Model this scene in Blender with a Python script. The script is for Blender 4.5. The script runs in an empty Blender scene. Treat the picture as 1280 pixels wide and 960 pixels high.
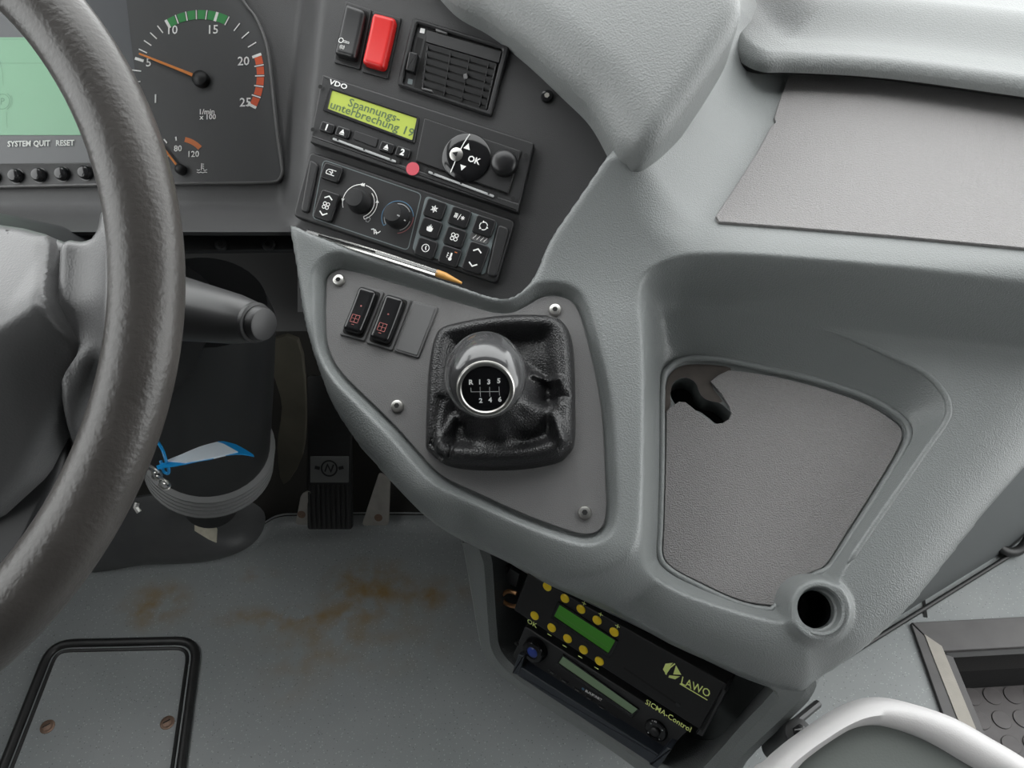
import bpy, bmesh, math, random
import numpy as np
from mathutils import Vector, Matrix

random.seed(3)
scene = bpy.context.scene
COL = scene.collection
# ------------------------------------------------------------------ camera, world, exposure
PITCH = math.radians(43.0)
FPX = 970.0
CAMP = np.array([0.0, 0.0, 1.2])
cam_data = bpy.data.cameras.new('camera')
cam_data.sensor_width = 36.0
cam_data.lens = FPX / 1280.0 * 36.0
cam_data.clip_start = 0.02
cam = bpy.data.objects.new('camera', cam_data)
COL.objects.link(cam)
cam.location = Vector(CAMP)
cam.rotation_euler = (math.radians(90) - PITCH, 0, 0)
scene.camera = cam

world = bpy.data.worlds.new('overcast_sky')
scene.world = world
world.use_nodes = True
_bg = world.node_tree.nodes['Background']
_bg.inputs['Color'].default_value = (0.98, 1.0, 0.995, 1)
_bg.inputs['Strength'].default_value = 1.0
scene.view_settings.view_transform = 'Standard'
scene.view_settings.look = 'None'
scene.view_settings.gamma = 1.0
scene.view_settings.use_curve_mapping = False
scene.view_settings.exposure = 1.95


# ------------------------------------------------------------------ projection helpers
R_ = np.array([1.0, 0, 0])
F_ = np.array([0, math.cos(PITCH), -math.sin(PITCH)])
U_ = np.array([0, math.sin(PITCH), math.cos(PITCH)])


def ray(px, py):
    return F_ + (px - 640) / FPX * R_ - (py - 480) / FPX * U_


def at(px, py, t):
    return CAMP + ray(px, py) * t


def nrm(a):
    a = np.asarray(a, float)
    return a / np.linalg.norm(a)


def camvec(a, b, c):
    return a * R_ + b * U_ + c * F_


class Fr:
    """a working plane: origin, axes and normal; pixels become metres on it"""
    def __init__(s, O, n, xh):
        s.O = np.asarray(O, float)
        s.n = nrm(n)
        xh = np.asarray(xh, float)
        s.ex = nrm(xh - xh.dot(s.n) * s.n)
        s.ey = np.cross(s.n, s.ex)
        s.M = Matrix(((s.ex[0], s.ey[0], s.n[0], s.O[0]), (s.ex[1], s.ey[1], s.n[1], s.O[1]),
                      (s.ex[2], s.ey[2], s.n[2], s.O[2]), (0, 0, 0, 1)))

    def hit(s, px, py, h=0.0):
        d = ray(px, py)
        t = (s.n.dot(s.O - CAMP) + h) / s.n.dot(d)
        return CAMP + d * t

    def loc(s, P):
        d = np.asarray(P) - s.O
        return np.array([d.dot(s.ex), d.dot(s.ey), d.dot(s.n)])

    def uv(s, px, py, h=0.0):
        q = s.loc(s.hit(px, py, h))
        return (q[0], q[1])

    def poly(s, pts, h=0.0):
        return [s.uv(p[0], p[1], p[2] if len(p) > 2 else h) for p in pts]

    def wld(s, u, v, h=0.0):
        return s.O + s.ex * u + s.ey * v + s.n * h

    def sub(s, u, v, h=0.0, rot=0.0):
        c, si = math.cos(rot), math.sin(rot)
        return Fr(s.wld(u, v, h), s.n, s.ex * c + s.ey * si)


def plane_abc(a, b, c, px, py, p0, p1):
    """plane 1/depth = a u + b v + c, origin at pixel (px,py), x axis along pixels p0 -> p1"""
    n = -camvec(a, b, c)

    def P(x, y):
        u, v = (x - 640) / FPX, -(y - 480) / FPX
        return at(x, y, 1.0 / (a * u + b * v + c))
    return Fr(P(px, py), n, P(*p1) - P(*p0))


# ------------------------------------------------------------------ objects
WM = {}


def setm(o, M, parent):
    WM[o.name] = M
    if parent is not None:
        o.parent = parent
        o.matrix_parent_inverse = Matrix.Identity(4)
        o.matrix_basis = WM[parent.name].inverted() @ M
    else:
        o.matrix_basis = M


def tag(o, label=None, cat=None, group=None, kind=None):
    if label: o['label'] = label
    if cat: o['category'] = cat
    if group: o['group'] = group
    if kind: o['kind'] = kind
    return o


def thing(name, label, cat, fr, group=None, kind=None):
    o = bpy.data.objects.new(name, None)
    o.empty_display_size = 0.02
    COL.objects.link(o)
    setm(o, fr.M if isinstance(fr, Fr) else Matrix(fr), None)
    return tag(o, label, cat, group, kind)


def link_mesh(name, me, mat, parent=None, M=None):
    o = bpy.data.objects.new(name, me)
    COL.objects.link(o)
    if M is None:
        M = WM[parent.name] if parent is not None else Matrix.Identity(4)
    elif isinstance(M, Fr):
        M = M.M
    setm(o, M, parent)
    if mat is not None and not me.materials:
        me.materials.append(mat)
    return o


def mk(name, vf, mat, parent=None, M=None, smooth=38, label=None):
    v, f = vf
    me = bpy.data.meshes.new(name)
    me.from_pydata([tuple(map(float, p)) for p in v], [], f)
    if smooth:
        me.polygons.foreach_set('use_smooth', [True] * len(me.polygons))
        me.set_sharp_from_angle(angle=math.radians(smooth))
    me.update()
    o = link_mesh(name, me, mat, parent, M)
    if label: o['label'] = label
    return o


def join(*parts):
    V, F = [], []
    for v, f in parts:
        k = len(V)
        V += list(v)
        F += [tuple(i + k for i in q) for q in f]
    return V, F


def shift(vf, du=0, dv=0, dh=0):
    return [(p[0] + du, p[1] + dv, p[2] + dh) for p in vf[0]], vf[1]


def area2(p):
    return sum(p[i][0] * p[(i + 1) % len(p)][1] - p[(i + 1) % len(p)][0] * p[i][1] for i in range(len(p)))


def ccw(p):
    return list(p) if area2(p) > 0 else list(p)[::-1]


def inset(p, d):
    n = len(p)
    out = []
    for i in range(n):
        a, b, c = np.array(p[i - 1]), np.array(p[i]), np.array(p[(i + 1) % n])
        e1, e2 = b - a, c - b
        e1 = e1 / (np.linalg.norm(e1) + 1e-12)
        e2 = e2 / (np.linalg.norm(e2) + 1e-12)
        n1, n2 = np.array([-e1[1], e1[0]]), np.array([-e2[1], e2[0]])
        m = n1 + n2
        L = m.dot(m)
        m = m * (2.0 / max(L, 0.7)) if L > 1e-6 else n1
        out.append(tuple(b + m * d))
    return out


def rr(cx, cy, w, h, r, rot=0.0, seg=5):
    r = min(r, w / 2 - 1e-6, h / 2 - 1e-6)
    pts = []
    for sx, sy, a0 in ((1, 1, 0), (-1, 1, 90), (-1, -1, 180), (1, -1, 270)):
        for k in range(seg + 1):
            a = math.radians(a0 + 90 * k / seg)
            pts.append((sx * (w / 2 - r) + r * math.cos(a), sy * (h / 2 - r) + r * math.sin(a)))
    c, s = math.cos(rot), math.sin(rot)
    return [(cx + x * c - y * s, cy + x * s + y * c) for x, y in pts]


def roundpoly(pts, r, seg=4):
    """polygon with rounded corners (r scalar or list)"""
    n = len(pts)
    out = []
    for i in range(n):
        b = np.array(pts[i]); a = np.array(pts[i - 1]); c = np.array(pts[(i + 1) % n])
        ri = r[i] if isinstance(r, (list, tuple)) else r
        la, lc = np.linalg.norm(a - b), np.linalg.norm(c - b)
        k = min(ri, la * 0.45, lc * 0.45)
        p0, p2 = b + (a - b) / la * k, b + (c - b) / lc * k
        for j in range(seg + 1):
            t = j / seg
            out.append(tuple((1 - t) ** 2 * p0 + 2 * t * (1 - t) * b + t * t * p2))
    return out


def circ(cx, cy, r, n=28):
    return [(cx + r * math.cos(2 * math.pi * k / n), cy + r * math.sin(2 * math.pi * k / n)) for k in range(n)]


def smooth(pts, per=5, closed=True):
    P = [np.array(p, float) for p in pts]
    n = len(P)
    out = []
    rng = range(n) if closed else range(n - 1)
    for i in rng:
        if closed:
            a, b, c, d = P[i - 1], P[i], P[(i + 1) % n], P[(i + 2) % n]
        else:
            a, b, c, d = P[max(i - 1, 0)], P[i], P[i + 1], P[min(i + 2, n - 1)]
        for k in range(per):
            t = k / per
            out.append(tuple(0.5 * ((2 * b) + (c - a) * t + (2 * a - 5 * b + 4 * c - d) * t * t + (3 * b - a - 3 * c + d) * t ** 3)))
    if not closed:
        out.append(tuple(P[-1]))
    return out


def prism(out, h0, h1, bev=0.0, nb=3, bottom=False, dome=0.0):
    p = ccw(out)
    n = len(p)
    rings = [(p, h0)]
    if bev > 0:
        for k in range(nb + 1):
            a = math.pi / 2 * k / nb
            rings.append((inset(p, bev * (1 - math.cos(a))), h1 - bev + bev * math.sin(a)))
        if not dome: rings.append((inset(p, bev + min(0.0004, bev * 0.4)), h1))
    else:
        rings.append((p, h1))
    V, F = [], []
    for q, h in rings:
        V += [(x, y, h) for x, y in q]
    for k in range(len(rings) - 1):
        for i in range(n):
            j = (i + 1) % n
            F.append((k * n + i, k * n + j, (k + 1) * n + j, (k + 1) * n + i))
    last = (len(rings) - 1) * n
    if dome:
        cx = sum(x for x, y in rings[-1][0]) / n
        cy = sum(y for x, y in rings[-1][0]) / n
        prev = last
        for s, hh in ((0.7, 0.5), (0.35, 0.86)):
            k = len(V)
            V += [(cx + (x - cx) * s, cy + (y - cy) * s, h1 + dome * hh) for x, y in rings[-1][0]]
            for i in range(n):
                j = (i + 1) % n
                F.append((prev + i, prev + j, k + j, k + i))
            prev = k
        k = len(V)
        V.append((cx, cy, h1 + dome))
        for i in range(n):
            F.append((prev + i, prev + (i + 1) % n, k))
    else:
        F.append(tuple(range(last, last + n)))
    if bottom:
        F.append(tuple(range(n - 1, -1, -1)))
    return V, F


def frame_ring(outer, inner, h0, h1, bev=0.0, depth=None):
    """closed ring between two outlines with equal point counts; inner wall goes down to depth"""
    a, b = ccw(outer), ccw(inner)
    n = len(a)
    d = h0 if depth is None else depth
    a2, b2 = inset(a, bev), inset(b, -bev)
    rings = [(a, h0), (a, h1 - bev), (a2, h1), (b2, h1), (b, h1 - bev), (b, d)]
    V, F = [], []
    for q, h in rings:
        V += [(x, y, h) for x, y in q]
    for k in range(5):
        for i in range(n):
            j = (i + 1) % n
            F.append((k * n + i, k * n + j, (k + 1) * n + j, (k + 1) * n + i))
    return V, F


def flat(out, h):
    p = ccw(out)
    return [(x, y, h) for x, y in p], [tuple(range(len(p)))]


def ringflat(cx, cy, r0, r1, h, a0=0.0, a1=360.0, n=36):
    full = abs(a1 - a0) >= 359.9
    V, F = [], []
    m = n if full else n + 1
    for k in range(m):
        a = math.radians(a0 + (a1 - a0) * k / n)
        V += [(cx + r0 * math.cos(a), cy + r0 * math.sin(a), h), (cx + r1 * math.cos(a), cy + r1 * math.sin(a), h)]
    for k in range(n):
        i, j = 2 * k, 2 * ((k + 1) % m)
        F.append((i, i + 1, j + 1, j))
    return V, F


def stroke(pts, w, h, closed=False):
    P = [np.array(p[:2], float) for p in pts]
    n = len(P)
    V, F = [], []
    for i in range(n):
        a = P[i - 1] if (i > 0 or closed) else P[i]
        c = P[(i + 1) % n] if (i < n - 1 or closed) else P[i]
        e1 = P[i] - a
        e2 = c - P[i]
        if np.linalg.norm(e1) < 1e-9: e1 = e2
        if np.linalg.norm(e2) < 1e-9: e2 = e1
        e1 = e1 / np.linalg.norm(e1); e2 = e2 / np.linalg.norm(e2)
        m = np.array([-(e1 + e2)[1], (e1 + e2)[0]])
        m = m * (2.0 / max(m.dot(m), 0.8)) * w / 2
        V += [(*(P[i] + m), h), (*(P[i] - m), h)]
    for i in range(n if closed else n - 1):
        j = (i + 1) % n
        F.append((2 * i + 1, 2 * j + 1, 2 * j, 2 * i))
    return V, F


def lathe(prof, n=32, cap0=False, cap1=True, ell=1.0):
    """profile of (radius, z) turned about local z"""
    V, F = [], []
    for r, z in prof:
        for k in range(n):
            a = 2 * math.pi * k / n
            V.append((r * math.cos(a), r * math.sin(a) * ell, z))
    for i in range(len(prof) - 1):
        for k in range(n):
            j = (k + 1) % n
            F.append((i * n + k, i * n + j, (i + 1) * n + j, (i + 1) * n + k))
    if cap0: F.append(tuple(range(n - 1, -1, -1)))
    if cap1: F.append(tuple(range((len(prof) - 1) * n, len(prof) * n)))
    return V, F


def tube(pts, r, n=10, closed=False, caps=True):
    P = [np.array(p, float) for p in pts]
    m = len(P)
    V, F = [], []
    up = None
    for i in range(m):
        a = P[i - 1] if (i > 0 or closed) else P[i]
        c = P[(i + 1) % m] if (i < m - 1 or closed) else P[i]
        t = nrm(c - a)
        if up is None:
            up = np.array([0, 0, 1.0]) if abs(t[2]) < 0.9 else np.array([1.0, 0, 0])
        x = nrm(np.cross(t, up))
        y = np.cross(x, t)
        up = y
        rr_ = r[i] if isinstance(r, (list, tuple, np.ndarray)) else r
        for k in range(n):
            an = 2 * math.pi * k / n
            V.append(P[i] + rr_ * (math.cos(an) * x + math.sin(an) * y))
    for i in range(m if closed else m - 1):
        for k in range(n):
            j = (k + 1) % n
            i2 = (i + 1) % m
            F.append((i * n + k, i2 * n + k, i2 * n + j, i * n + j))
    if caps and not closed:
        F.append(tuple(range(n)))
        F.append(tuple(range(m * n - 1, (m - 1) * n - 1, -1)))
    return V, F


def axis_frame(P0, P1, hint=(0, 0, 1)):
    """frame whose normal runs from P0 to P1"""
    n = nrm(np.asarray(P1) - np.asarray(P0))
    h = np.asarray(hint, float)
    if abs(h.dot(n)) > 0.95: h = np.array([1.0, 0, 0])
    return Fr(P0, n, np.cross(h, n))


# ------------------------------------------------------------------ distance fields and height-field surfaces
def sdist(poly, U, V):
    """signed distance, positive inside"""
    P = np.asarray(poly, float)
    Q = np.roll(P, -1, 0)
    x, y = U.ravel(), V.ravel()
    best = np.full(x.shape, 1e9)
    ins = np.zeros(x.shape, bool)
    for (ax, ay), (bx, by) in zip(P, Q):
        dx, dy = bx - ax, by - ay
        L = dx * dx + dy * dy + 1e-18
        t = np.clip(((x - ax) * dx + (y - ay) * dy) / L, 0, 1)
        best = np.minimum(best, (x - ax - t * dx) ** 2 + (y - ay - t * dy) ** 2)
        if dy != 0:
            c = ((ay > y) != (by > y)) & (x < (y - ay) * dx / dy + ax)
            ins ^= c
    d = np.sqrt(best)
    return np.where(ins, d, -d).reshape(U.shape)


def dline(pl, U, V):
    P = np.asarray(pl, float)
    best = np.full(U.shape, 1e9)
    for (ax, ay), (bx, by) in zip(P[:-1], P[1:]):
        dx, dy = bx - ax, by - ay
        L = dx * dx + dy * dy + 1e-18
        t = np.clip(((U - ax) * dx + (V - ay) * dy) / L, 0, 1)
        best = np.minimum(best, (U - ax - t * dx) ** 2 + (V - ay - t * dy) ** 2)
    return np.sqrt(best)


def sst(x, a=0.0, b=1.0):
    t = np.clip((x - a) / (b - a), 0, 1)
    return t * t * (3 - 2 * t)


def smin(a, b, k):
    h = np.clip(0.5 + 0.5 * (b - a) / k, 0, 1)
    return b * (1 - h) + a * h - k * h * (1 - h)


def roll(d, R, drop):
    s = np.clip((R - d) / R, 0, 1)
    return drop * (1 - np.sqrt(np.clip(1 - s * s * 0.94, 0, 1)))


def field(box, step, hfun, sfun, skirt=0.03, blur=0):
    u0, u1, v0, v1 = box
    us = np.arange(u0, u1 + step, step)
    vs = np.arange(v0, v1 + step, step)
    U, V = np.meshgrid(us, vs, indexing='ij')
    H = hfun(U, V)
    S = sfun(U, V)
    for _ in range(blur):
        P = np.pad(H, 1, mode='edge')
        H = (P[:-2, 1:-1] + P[2:, 1:-1] + P[1:-1, :-2] + P[1:-1, 2:] + 2 * P[1:-1, 1:-1]) / 6
    nu, nv = U.shape
    keep = S >= 0
    idx = -np.ones((nu, nv), int)
    idx[keep] = np.arange(keep.sum())
    verts = np.stack([U[keep], V[keep], H[keep]], 1).tolist()
    k4 = keep[:-1, :-1] & keep[1:, :-1] & keep[1:, 1:] & keep[:-1, 1:]
    A = np.stack([idx[:-1, :-1][k4], idx[1:, :-1][k4], idx[1:, 1:][k4], idx[:-1, 1:][k4]], 1)
    faces = [tuple(r) for r in A.tolist()]
    kany = keep[:-1, :-1] | keep[1:, :-1] | keep[1:, 1:] | keep[:-1, 1:]
    cache = {}

    def cut(i, j, k, l):
        key = (i, j, k, l) if (i, j) < (k, l) else (k, l, i, j)
        if key not in cache:
            a, b = S[i, j], S[k, l]
            t = a / (a - b)
            cache[key] = len(verts)
            verts.append([U[i, j] + t * (U[k, l] - U[i, j]), V[i, j] + t * (V[k, l] - V[i, j]), H[i, j] + t * (H[k, l] - H[i, j])])
        return cache[key]
    bed = []
    for i, j in zip(*np.where(kany & ~k4)):
        cs = [(i, j), (i + 1, j), (i + 1, j + 1), (i, j + 1)]
        poly = []
        for q in range(4):
            a, b = cs[q], cs[(q + 1) % 4]
            if keep[a]: poly.append((int(idx[a]), 0))
            if keep[a] != keep[b]: poly.append((cut(*a, *b), 1))
        if len(poly) >= 3:
            faces.append(tuple(p[0] for p in poly))
            for q in range(len(poly)):
                a, b = poly[q], poly[(q + 1) % len(poly)]
                if a[1] and b[1]: bed.append((a[0], b[0]))
    if cache and not blur:
        ci = np.array(list(cache.values()))
        cu = np.array([verts[i][0] for i in ci])[:, None]
        cvv = np.array([verts[i][1] for i in ci])[:, None]
        ch_ = hfun(cu, cvv)
        for i, z in zip(ci, ch_[:, 0]):
            verts[i][2] = float(z)
    if skirt:
        low = {}
        for a, b in bed:
            for q in (a, b):
                if q not in low:
                    low[q] = len(verts)
                    verts.append([verts[q][0], verts[q][1], verts[q][2] - skirt])
            faces.append((b, a, low[a], low[b]))
    return verts, faces


# ------------------------------------------------------------------ lettering (queued, converted in one go)
TEXTS = []


def text(parent, fr, s, u, v, size, h, mat, rot=0.0, xs=1.0, align='CENTER', shear=0.0, bold=0.0):
    TEXTS.append((parent, fr, s, u, v, size, h, mat, rot, xs, align, shear, bold))


def flush_text():
    objs = []
    for (parent, fr, s, u, v, size, h, mat, rot, xs, align, shear, bold) in TEXTS:
        c = bpy.data.curves.new('lettering', 'FONT')
        c.body = s
        c.size = size
        c.align_x = align
        c.align_y = 'CENTER'
        c.shear = shear
        c.offset = bold
        c.resolution_u = 2
        c.fill_mode = 'FRONT'
        o = bpy.data.objects.new('lettering_curve', c)
        COL.objects.link(o)
        objs.append(o)
    bpy.context.view_layer.update()
    dg = bpy.context.evaluated_depsgraph_get()
    for o, (parent, fr, s, u, v, size, h, mat, rot, xs, align, shear, bold) in zip(objs, TEXTS):
        me = bpy.data.meshes.new_from_object(o.evaluated_get(dg))
        me.name = 'lettering'
        me.materials.clear()
        if isinstance(xs, tuple):
            xx = [q.co.x for q in me.vertices]
            xs = xs[1] / max(max(xx) - min(xx), 1e-6)
        M = fr.M @ Matrix.Translation((u, v, h)) @ Matrix.Rotation(rot, 4, 'Z') @ Matrix.Diagonal((xs, 1, 1, 1))
        link_mesh('lettering', me, mat, parent, M)
    for o in objs:
        c = o.data
        bpy.data.objects.remove(o)
        bpy.data.curves.remove(c)


# ------------------------------------------------------------------ materials
def new_mat(name):
    m = bpy.data.materials.new(name)
    m.use_nodes = True
    nt = m.node_tree
    return m, nt, nt.nodes['Principled BSDF']


def plastic(name, col, rough=0.5, bump=None, metal=0.0, spec=0.5, mottle=0.0, mscale=6.0, coat=0.0, rvar=0.0):
    m, nt, b = new_mat(name)
    N = nt.nodes
    b.inputs['Base Color'].default_value = (*col, 1)
    b.inputs['Roughness'].default_value = rough
    b.inputs['Metallic'].default_value = metal
    b.inputs['Specular IOR Level'].default_value = spec
    b.inputs['Coat Weight'].default_value = coat
    b.inputs['Coat Roughness'].default_value = 0.08
    if bump or mottle or rvar:
        tc = N.new('ShaderNodeTexCoord')
    if mottle or rvar:
        nz = N.new('ShaderNodeTexNoise')
        nz.inputs['Scale'].default_value = mscale
        nz.inputs['Detail'].default_value = 5
        nt.links.new(tc.outputs['Object'], nz.inputs['Vector'])
    if mottle:
        mx = N.new('ShaderNodeMix')
        mx.data_type = 'RGBA'
        mx.inputs['A'].default_value = (*[c * (1 - mottle) for c in col], 1)
        mx.inputs['B'].default_value = (*[min(1, c * (1 + mottle)) for c in col], 1)
        nt.links.new(nz.outputs['Fac'], mx.inputs['Factor'])
        nt.links.new(mx.outputs['Result'], b.inputs['Base Color'])
    if rvar:
        mr = N.new('ShaderNodeMapRange')
        mr.inputs['From Min'].default_value = 0.3
        mr.inputs['From Max'].default_value = 0.7
        mr.inputs['To Min'].default_value = rough - rvar
        mr.inputs['To Max'].default_value = rough + rvar
        nt.links.new(nz.outputs['Fac'], mr.inputs['Value'])
        nt.links.new(mr.outputs['Result'], b.inputs['Roughness'])
    if bump:
        sc, st, kind = bump
        if kind == 'v':
            tx = N.new('ShaderNodeTexVoronoi')
            tx.inputs['Scale'].default_value = sc
            tx.feature = 'SMOOTH_F1'
            out = tx.outputs['Distance']
        else:
            tx = N.new('ShaderNodeTexNoise')
            tx.inputs['Scale'].default_value = sc
            tx.inputs['Detail'].default_value = 2.5
            out = tx.outputs['Fac']
        nt.links.new(tc.outputs['Object'], tx.inputs['Vector'])
        bp = N.new('ShaderNodeBump')
        bp.inputs['Strength'].default_value = st
        bp.inputs['Distance'].default_value = 0.0012
        nt.links.new(out, bp.inputs['Height'])
        nt.links.new(bp.outputs['Normal'], b.inputs['Normal'])
    return m


def glow(name, col, e, rough=0.3):
    m, nt, b = new_mat(name)
    b.inputs['Base Color'].default_value = (*col, 1)
    b.inputs['Roughness'].default_value = rough
    b.inputs['Emission Color'].default_value = (*col, 1)
    b.inputs['Emission Strength'].default_value = e
    return m


def clear(name, tint=(1, 1, 1), ior=1.45, rough=0.02):
    m, nt, b = new_mat(name)
    N = nt.nodes
    tr = N.new('ShaderNodeBsdfTransparent')
    tr.inputs['Color'].default_value = (*tint, 1)
    gl = N.new('ShaderNodeBsdfGlossy')
    gl.inputs['Roughness'].default_value = rough
    fz = N.new('ShaderNodeFresnel')
    fz.inputs['IOR'].default_value = ior
    mx = N.new('ShaderNodeMixShader')
    nt.links.new(fz.outputs['Fac'], mx.inputs['Fac'])
    nt.links.new(tr.outputs['BSDF'], mx.inputs[1])
    nt.links.new(gl.outputs['BSDF'], mx.inputs[2])
    nt.links.new(mx.outputs['Shader'], N['Material Output'].inputs['Surface'])
    return m


MT = {}
MT['grey'] = plastic('light_grey_moulded_plastic', (0.198, 0.210, 0.209), 0.36, (1000, 0.30, 'v'), spec=0.5, mottle=0.05, mscale=5)
MT['hood'] = plastic('light_grey_soft_plastic', (0.218, 0.228, 0.226), 0.45, (700, 0.30, 'v'), mottle=0.05, mscale=7)
MT['black'] = plastic('black_grained_plastic', (0.036, 0.036, 0.037), 0.5, (1500, 0.25, 'n'))
MT['black2'] = plastic('black_device_plastic', (0.022, 0.022, 0.023), 0.42, (1600, 0.12, 'n'))
MT['key'] = plastic('black_key_plastic', (0.012, 0.012, 0.013), 0.32)
MT['gloss'] = plastic('black_gloss_plastic', (0.010, 0.010, 0.011), 0.12)
MT['panel'] = plastic('dark_grey_panel_plastic', (0.145, 0.143, 0.143), 0.5, (1300, 0.35, 'n'), mottle=0.06, mscale=12)
MT['blank'] = plastic('dark_grey_smooth_plastic', (0.115, 0.115, 0.116), 0.5)
MT['leather'] = plastic('black_leather', (0.012, 0.012, 0.013), 0.36, (900, 0.5, 'v'), spec=0.6)
MT['wheel'] = plastic('worn_charcoal_leather', (0.049, 0.045, 0.042), 0.34, (330, 0.28, 'n'), mottle=0.4, mscale=26)
MT['pad'] = plastic('charcoal_grained_plastic', (0.085, 0.085, 0.086), 0.32, (900, 0.12, 'v'))
MT['mat'] = plastic('grey_ribbed_rubber', (0.23, 0.221, 0.22), 0.45, (900, 0.9, 'n'), mottle=0.12, mscale=400)
MT['white'] = plastic('white_print', (0.93, 0.93, 0.91), 0.5)
MT['dimwhite'] = plastic('grey_print', (0.42, 0.43, 0.43), 0.5)
MT['teal'] = plastic('grey_blue_print', (0.16, 0.19, 0.195), 0.5)
MT['blueline'] = plastic('blue_print', (0.10, 0.22, 0.35), 0.5)
MT['redline'] = plastic('dull_red_print', (0.30, 0.10, 0.10), 0.5)
MT['red'] = plastic('red_switch_plastic', (0.62, 0.018, 0.016), 0.3)
MT['pink'] = plastic('pink_sticker', (0.62, 0.09, 0.12), 0.5)
MT['redprint'] = plastic('faded_red_print', (0.45, 0.13, 0.12), 0.4)
MT['green'] = plastic('green_print', (0.03, 0.30, 0.07), 0.5)
MT['orange'] = plastic('orange_red_print', (0.72, 0.10, 0.025), 0.5)
MT['needle'] = plastic('orange_needle', (0.80, 0.25, 0.03), 0.4)
MT['amber'] = plastic('amber_print', (0.72, 0.20, 0.05), 0.5)
MT['dial'] = plastic('hazy_charcoal_dial', (0.05, 0.051, 0.053), 0.4)  # base colour lifted to carry the lens's reflected haze
MT['dial2'] = plastic('slate_dial', (0.085, 0.09, 0.1), 0.35)
MT['lens'] = clear('clear_instrument_lens', ior=1.3)
MT['lcd_pale'] = glow('pale_green_display', (0.15, 0.36, 0.21), 0.08)
MT['lcd_lime'] = glow('lime_display', (0.36, 0.43, 0.08), 0.10)
MT['lcd_green'] = glow('green_display', (0.03, 0.14, 0.012), 0.08)
MT['lcd_dim'] = glow('dim_green_display', (0.085, 0.125, 0.075), 0.1)
MT['ink'] = plastic('display_ink', (0.10, 0.16, 0.08), 0.4)
MT['lcdline'] = plastic('display_line', (0.10, 0.26, 0.15), 0.4)
MT['yellow'] = plastic('yellow_button', (1.0, 0.70, 0.015), 0.4)
MT['lime'] = plastic('lime_print', (0.85, 0.95, 0.32), 0.5)
MT['ctrl'] = plastic('matt_black_membrane', (0.006, 0.0055, 0.006), 0.5)
MT['metal'] = plastic('bright_steel', (0.62, 0.61, 0.58), 0.3, metal=1.0)
MT['dullmetal'] = plastic('dull_steel', (0.42, 0.40, 0.37), 0.5, (120, 0.4, 'n'), metal=0.7, mottle=0.3, mscale=40)
MT['chrome'] = plastic('satin_chrome', (0.62, 0.61, 0.58), 0.32, metal=1.0, mottle=0.12, mscale=120)
MT['rust'] = plastic('rusty_steel', (0.23, 0.15, 0.11), 0.5, (150, 0.6, 'n'), metal=0.5, mottle=0.4, mscale=300)
MT['knob'] = plastic('charcoal_gloss_plastic', (0.055, 0.055, 0.057), 0.2, coat=0.6)
MT['badge'] = plastic('black_badge_enamel', (0.006, 0.006, 0.007), 0.08)
MT['cavity'] = plastic('matt_black_void', (0.008, 0.008, 0.008), 0.8)
MT['dark'] = plastic('dark_underbody_plastic', (0.015, 0.015, 0.016), 0.6, (60, 0.3, 'n'))
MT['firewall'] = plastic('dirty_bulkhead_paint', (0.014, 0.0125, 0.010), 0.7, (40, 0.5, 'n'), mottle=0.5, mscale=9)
MT['rubber'] = plastic('black_rubber', (0.018, 0.018, 0.018), 0.42, (300, 0.2, 'n'))
MT['column'] = plastic('black_column_plastic', (0.020, 0.021, 0.022), 0.45)
MT['bellow'] = plastic('charcoal_rubber', (0.17, 0.172, 0.172), 0.5)
MT['cover'] = plastic('scuffed_black_vinyl', (0.085, 0.086, 0.088), 0.45, (50, 0.3, 'n'), mottle=0.4, mscale=18)
MT['lowgrey'] = plastic('mid_grey_moulded_plastic', (0.135, 0.15, 0.15), 0.5, (900, 0.2, 'v'))
MT['wallgrey'] = plastic('dark_grey_lower_trim', (0.11, 0.118, 0.12), 0.55, (700, 0.15, 'v'))
MT['slate'] = plastic('slate_box_plastic', (0.065, 0.072, 0.072), 0.5)
MT['bracket'] = plastic('blue_black_bracket', (0.03, 0.036, 0.046), 0.4)
MT['cardblue'] = plastic('blue_tag_plastic', (0.01, 0.30, 0.70), 0.35)
MT['cardwhite'] = plastic('white_tag_paper', (0.80, 0.88, 0.95), 0.5)
MT['penclear'] = clear('clear_acrylic', (0.80, 0.80, 0.78), 1.9, 0.08)
MT['pentip'] = plastic('orange_pen_tip', (0.62, 0.32, 0.08), 0.35)
MT['rim'] = plastic('pale_grey_painted_rim', (0.60, 0.585, 0.585), 0.35, (900, 0.08, 'v'))
MT['gate'] = plastic('grey_green_panel', (0.165, 0.18, 0.17), 0.5, (800, 0.12, 'v'))
MT['alu'] = plastic('worn_step_trim', (0.105, 0.10, 0.10), 0.45, mottle=0.3, mscale=25, spec=0.5)
MT['strip'] = plastic('pale_grip_strip', (0.42, 0.39, 0.345), 0.6, (500, 0.3, 'n'), mottle=0.12, mscale=60)
MT['stepmat'] = plastic('charcoal_stud_rubber', (0.11, 0.10, 0.10), 0.45, mottle=0.3, mscale=40)
MT['brass'] = plastic('copper_wire', (0.55, 0.30, 0.14), 0.35, metal=0.8)
MT['lining'] = plastic('cab_lining', (0.12, 0.12, 0.12), 0.7)
MT['cabdark'] = plastic('dark_cab_lining', (0.06, 0.06, 0.062), 0.7)
MT['glass'] = clear('window_glass', tint=(0.96, 0.98, 0.97))
MT['patch'] = plastic('cream_torn_foam', (0.48, 0.45, 0.36), 0.8, (90, 0.6, 'n'), mottle=0.25, mscale=90)
MT['trayshade'] = plastic('shaded_tray_floor', (0.07, 0.058, 0.05), 0.6, (60, 0.4, 'n'), mottle=0.5, mscale=60)  # brown darkened with the shade of the deeper tray floor
MT['stalk'] = plastic('dark_grey_stalk_plastic', (0.038, 0.038, 0.039), 0.38)
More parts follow.
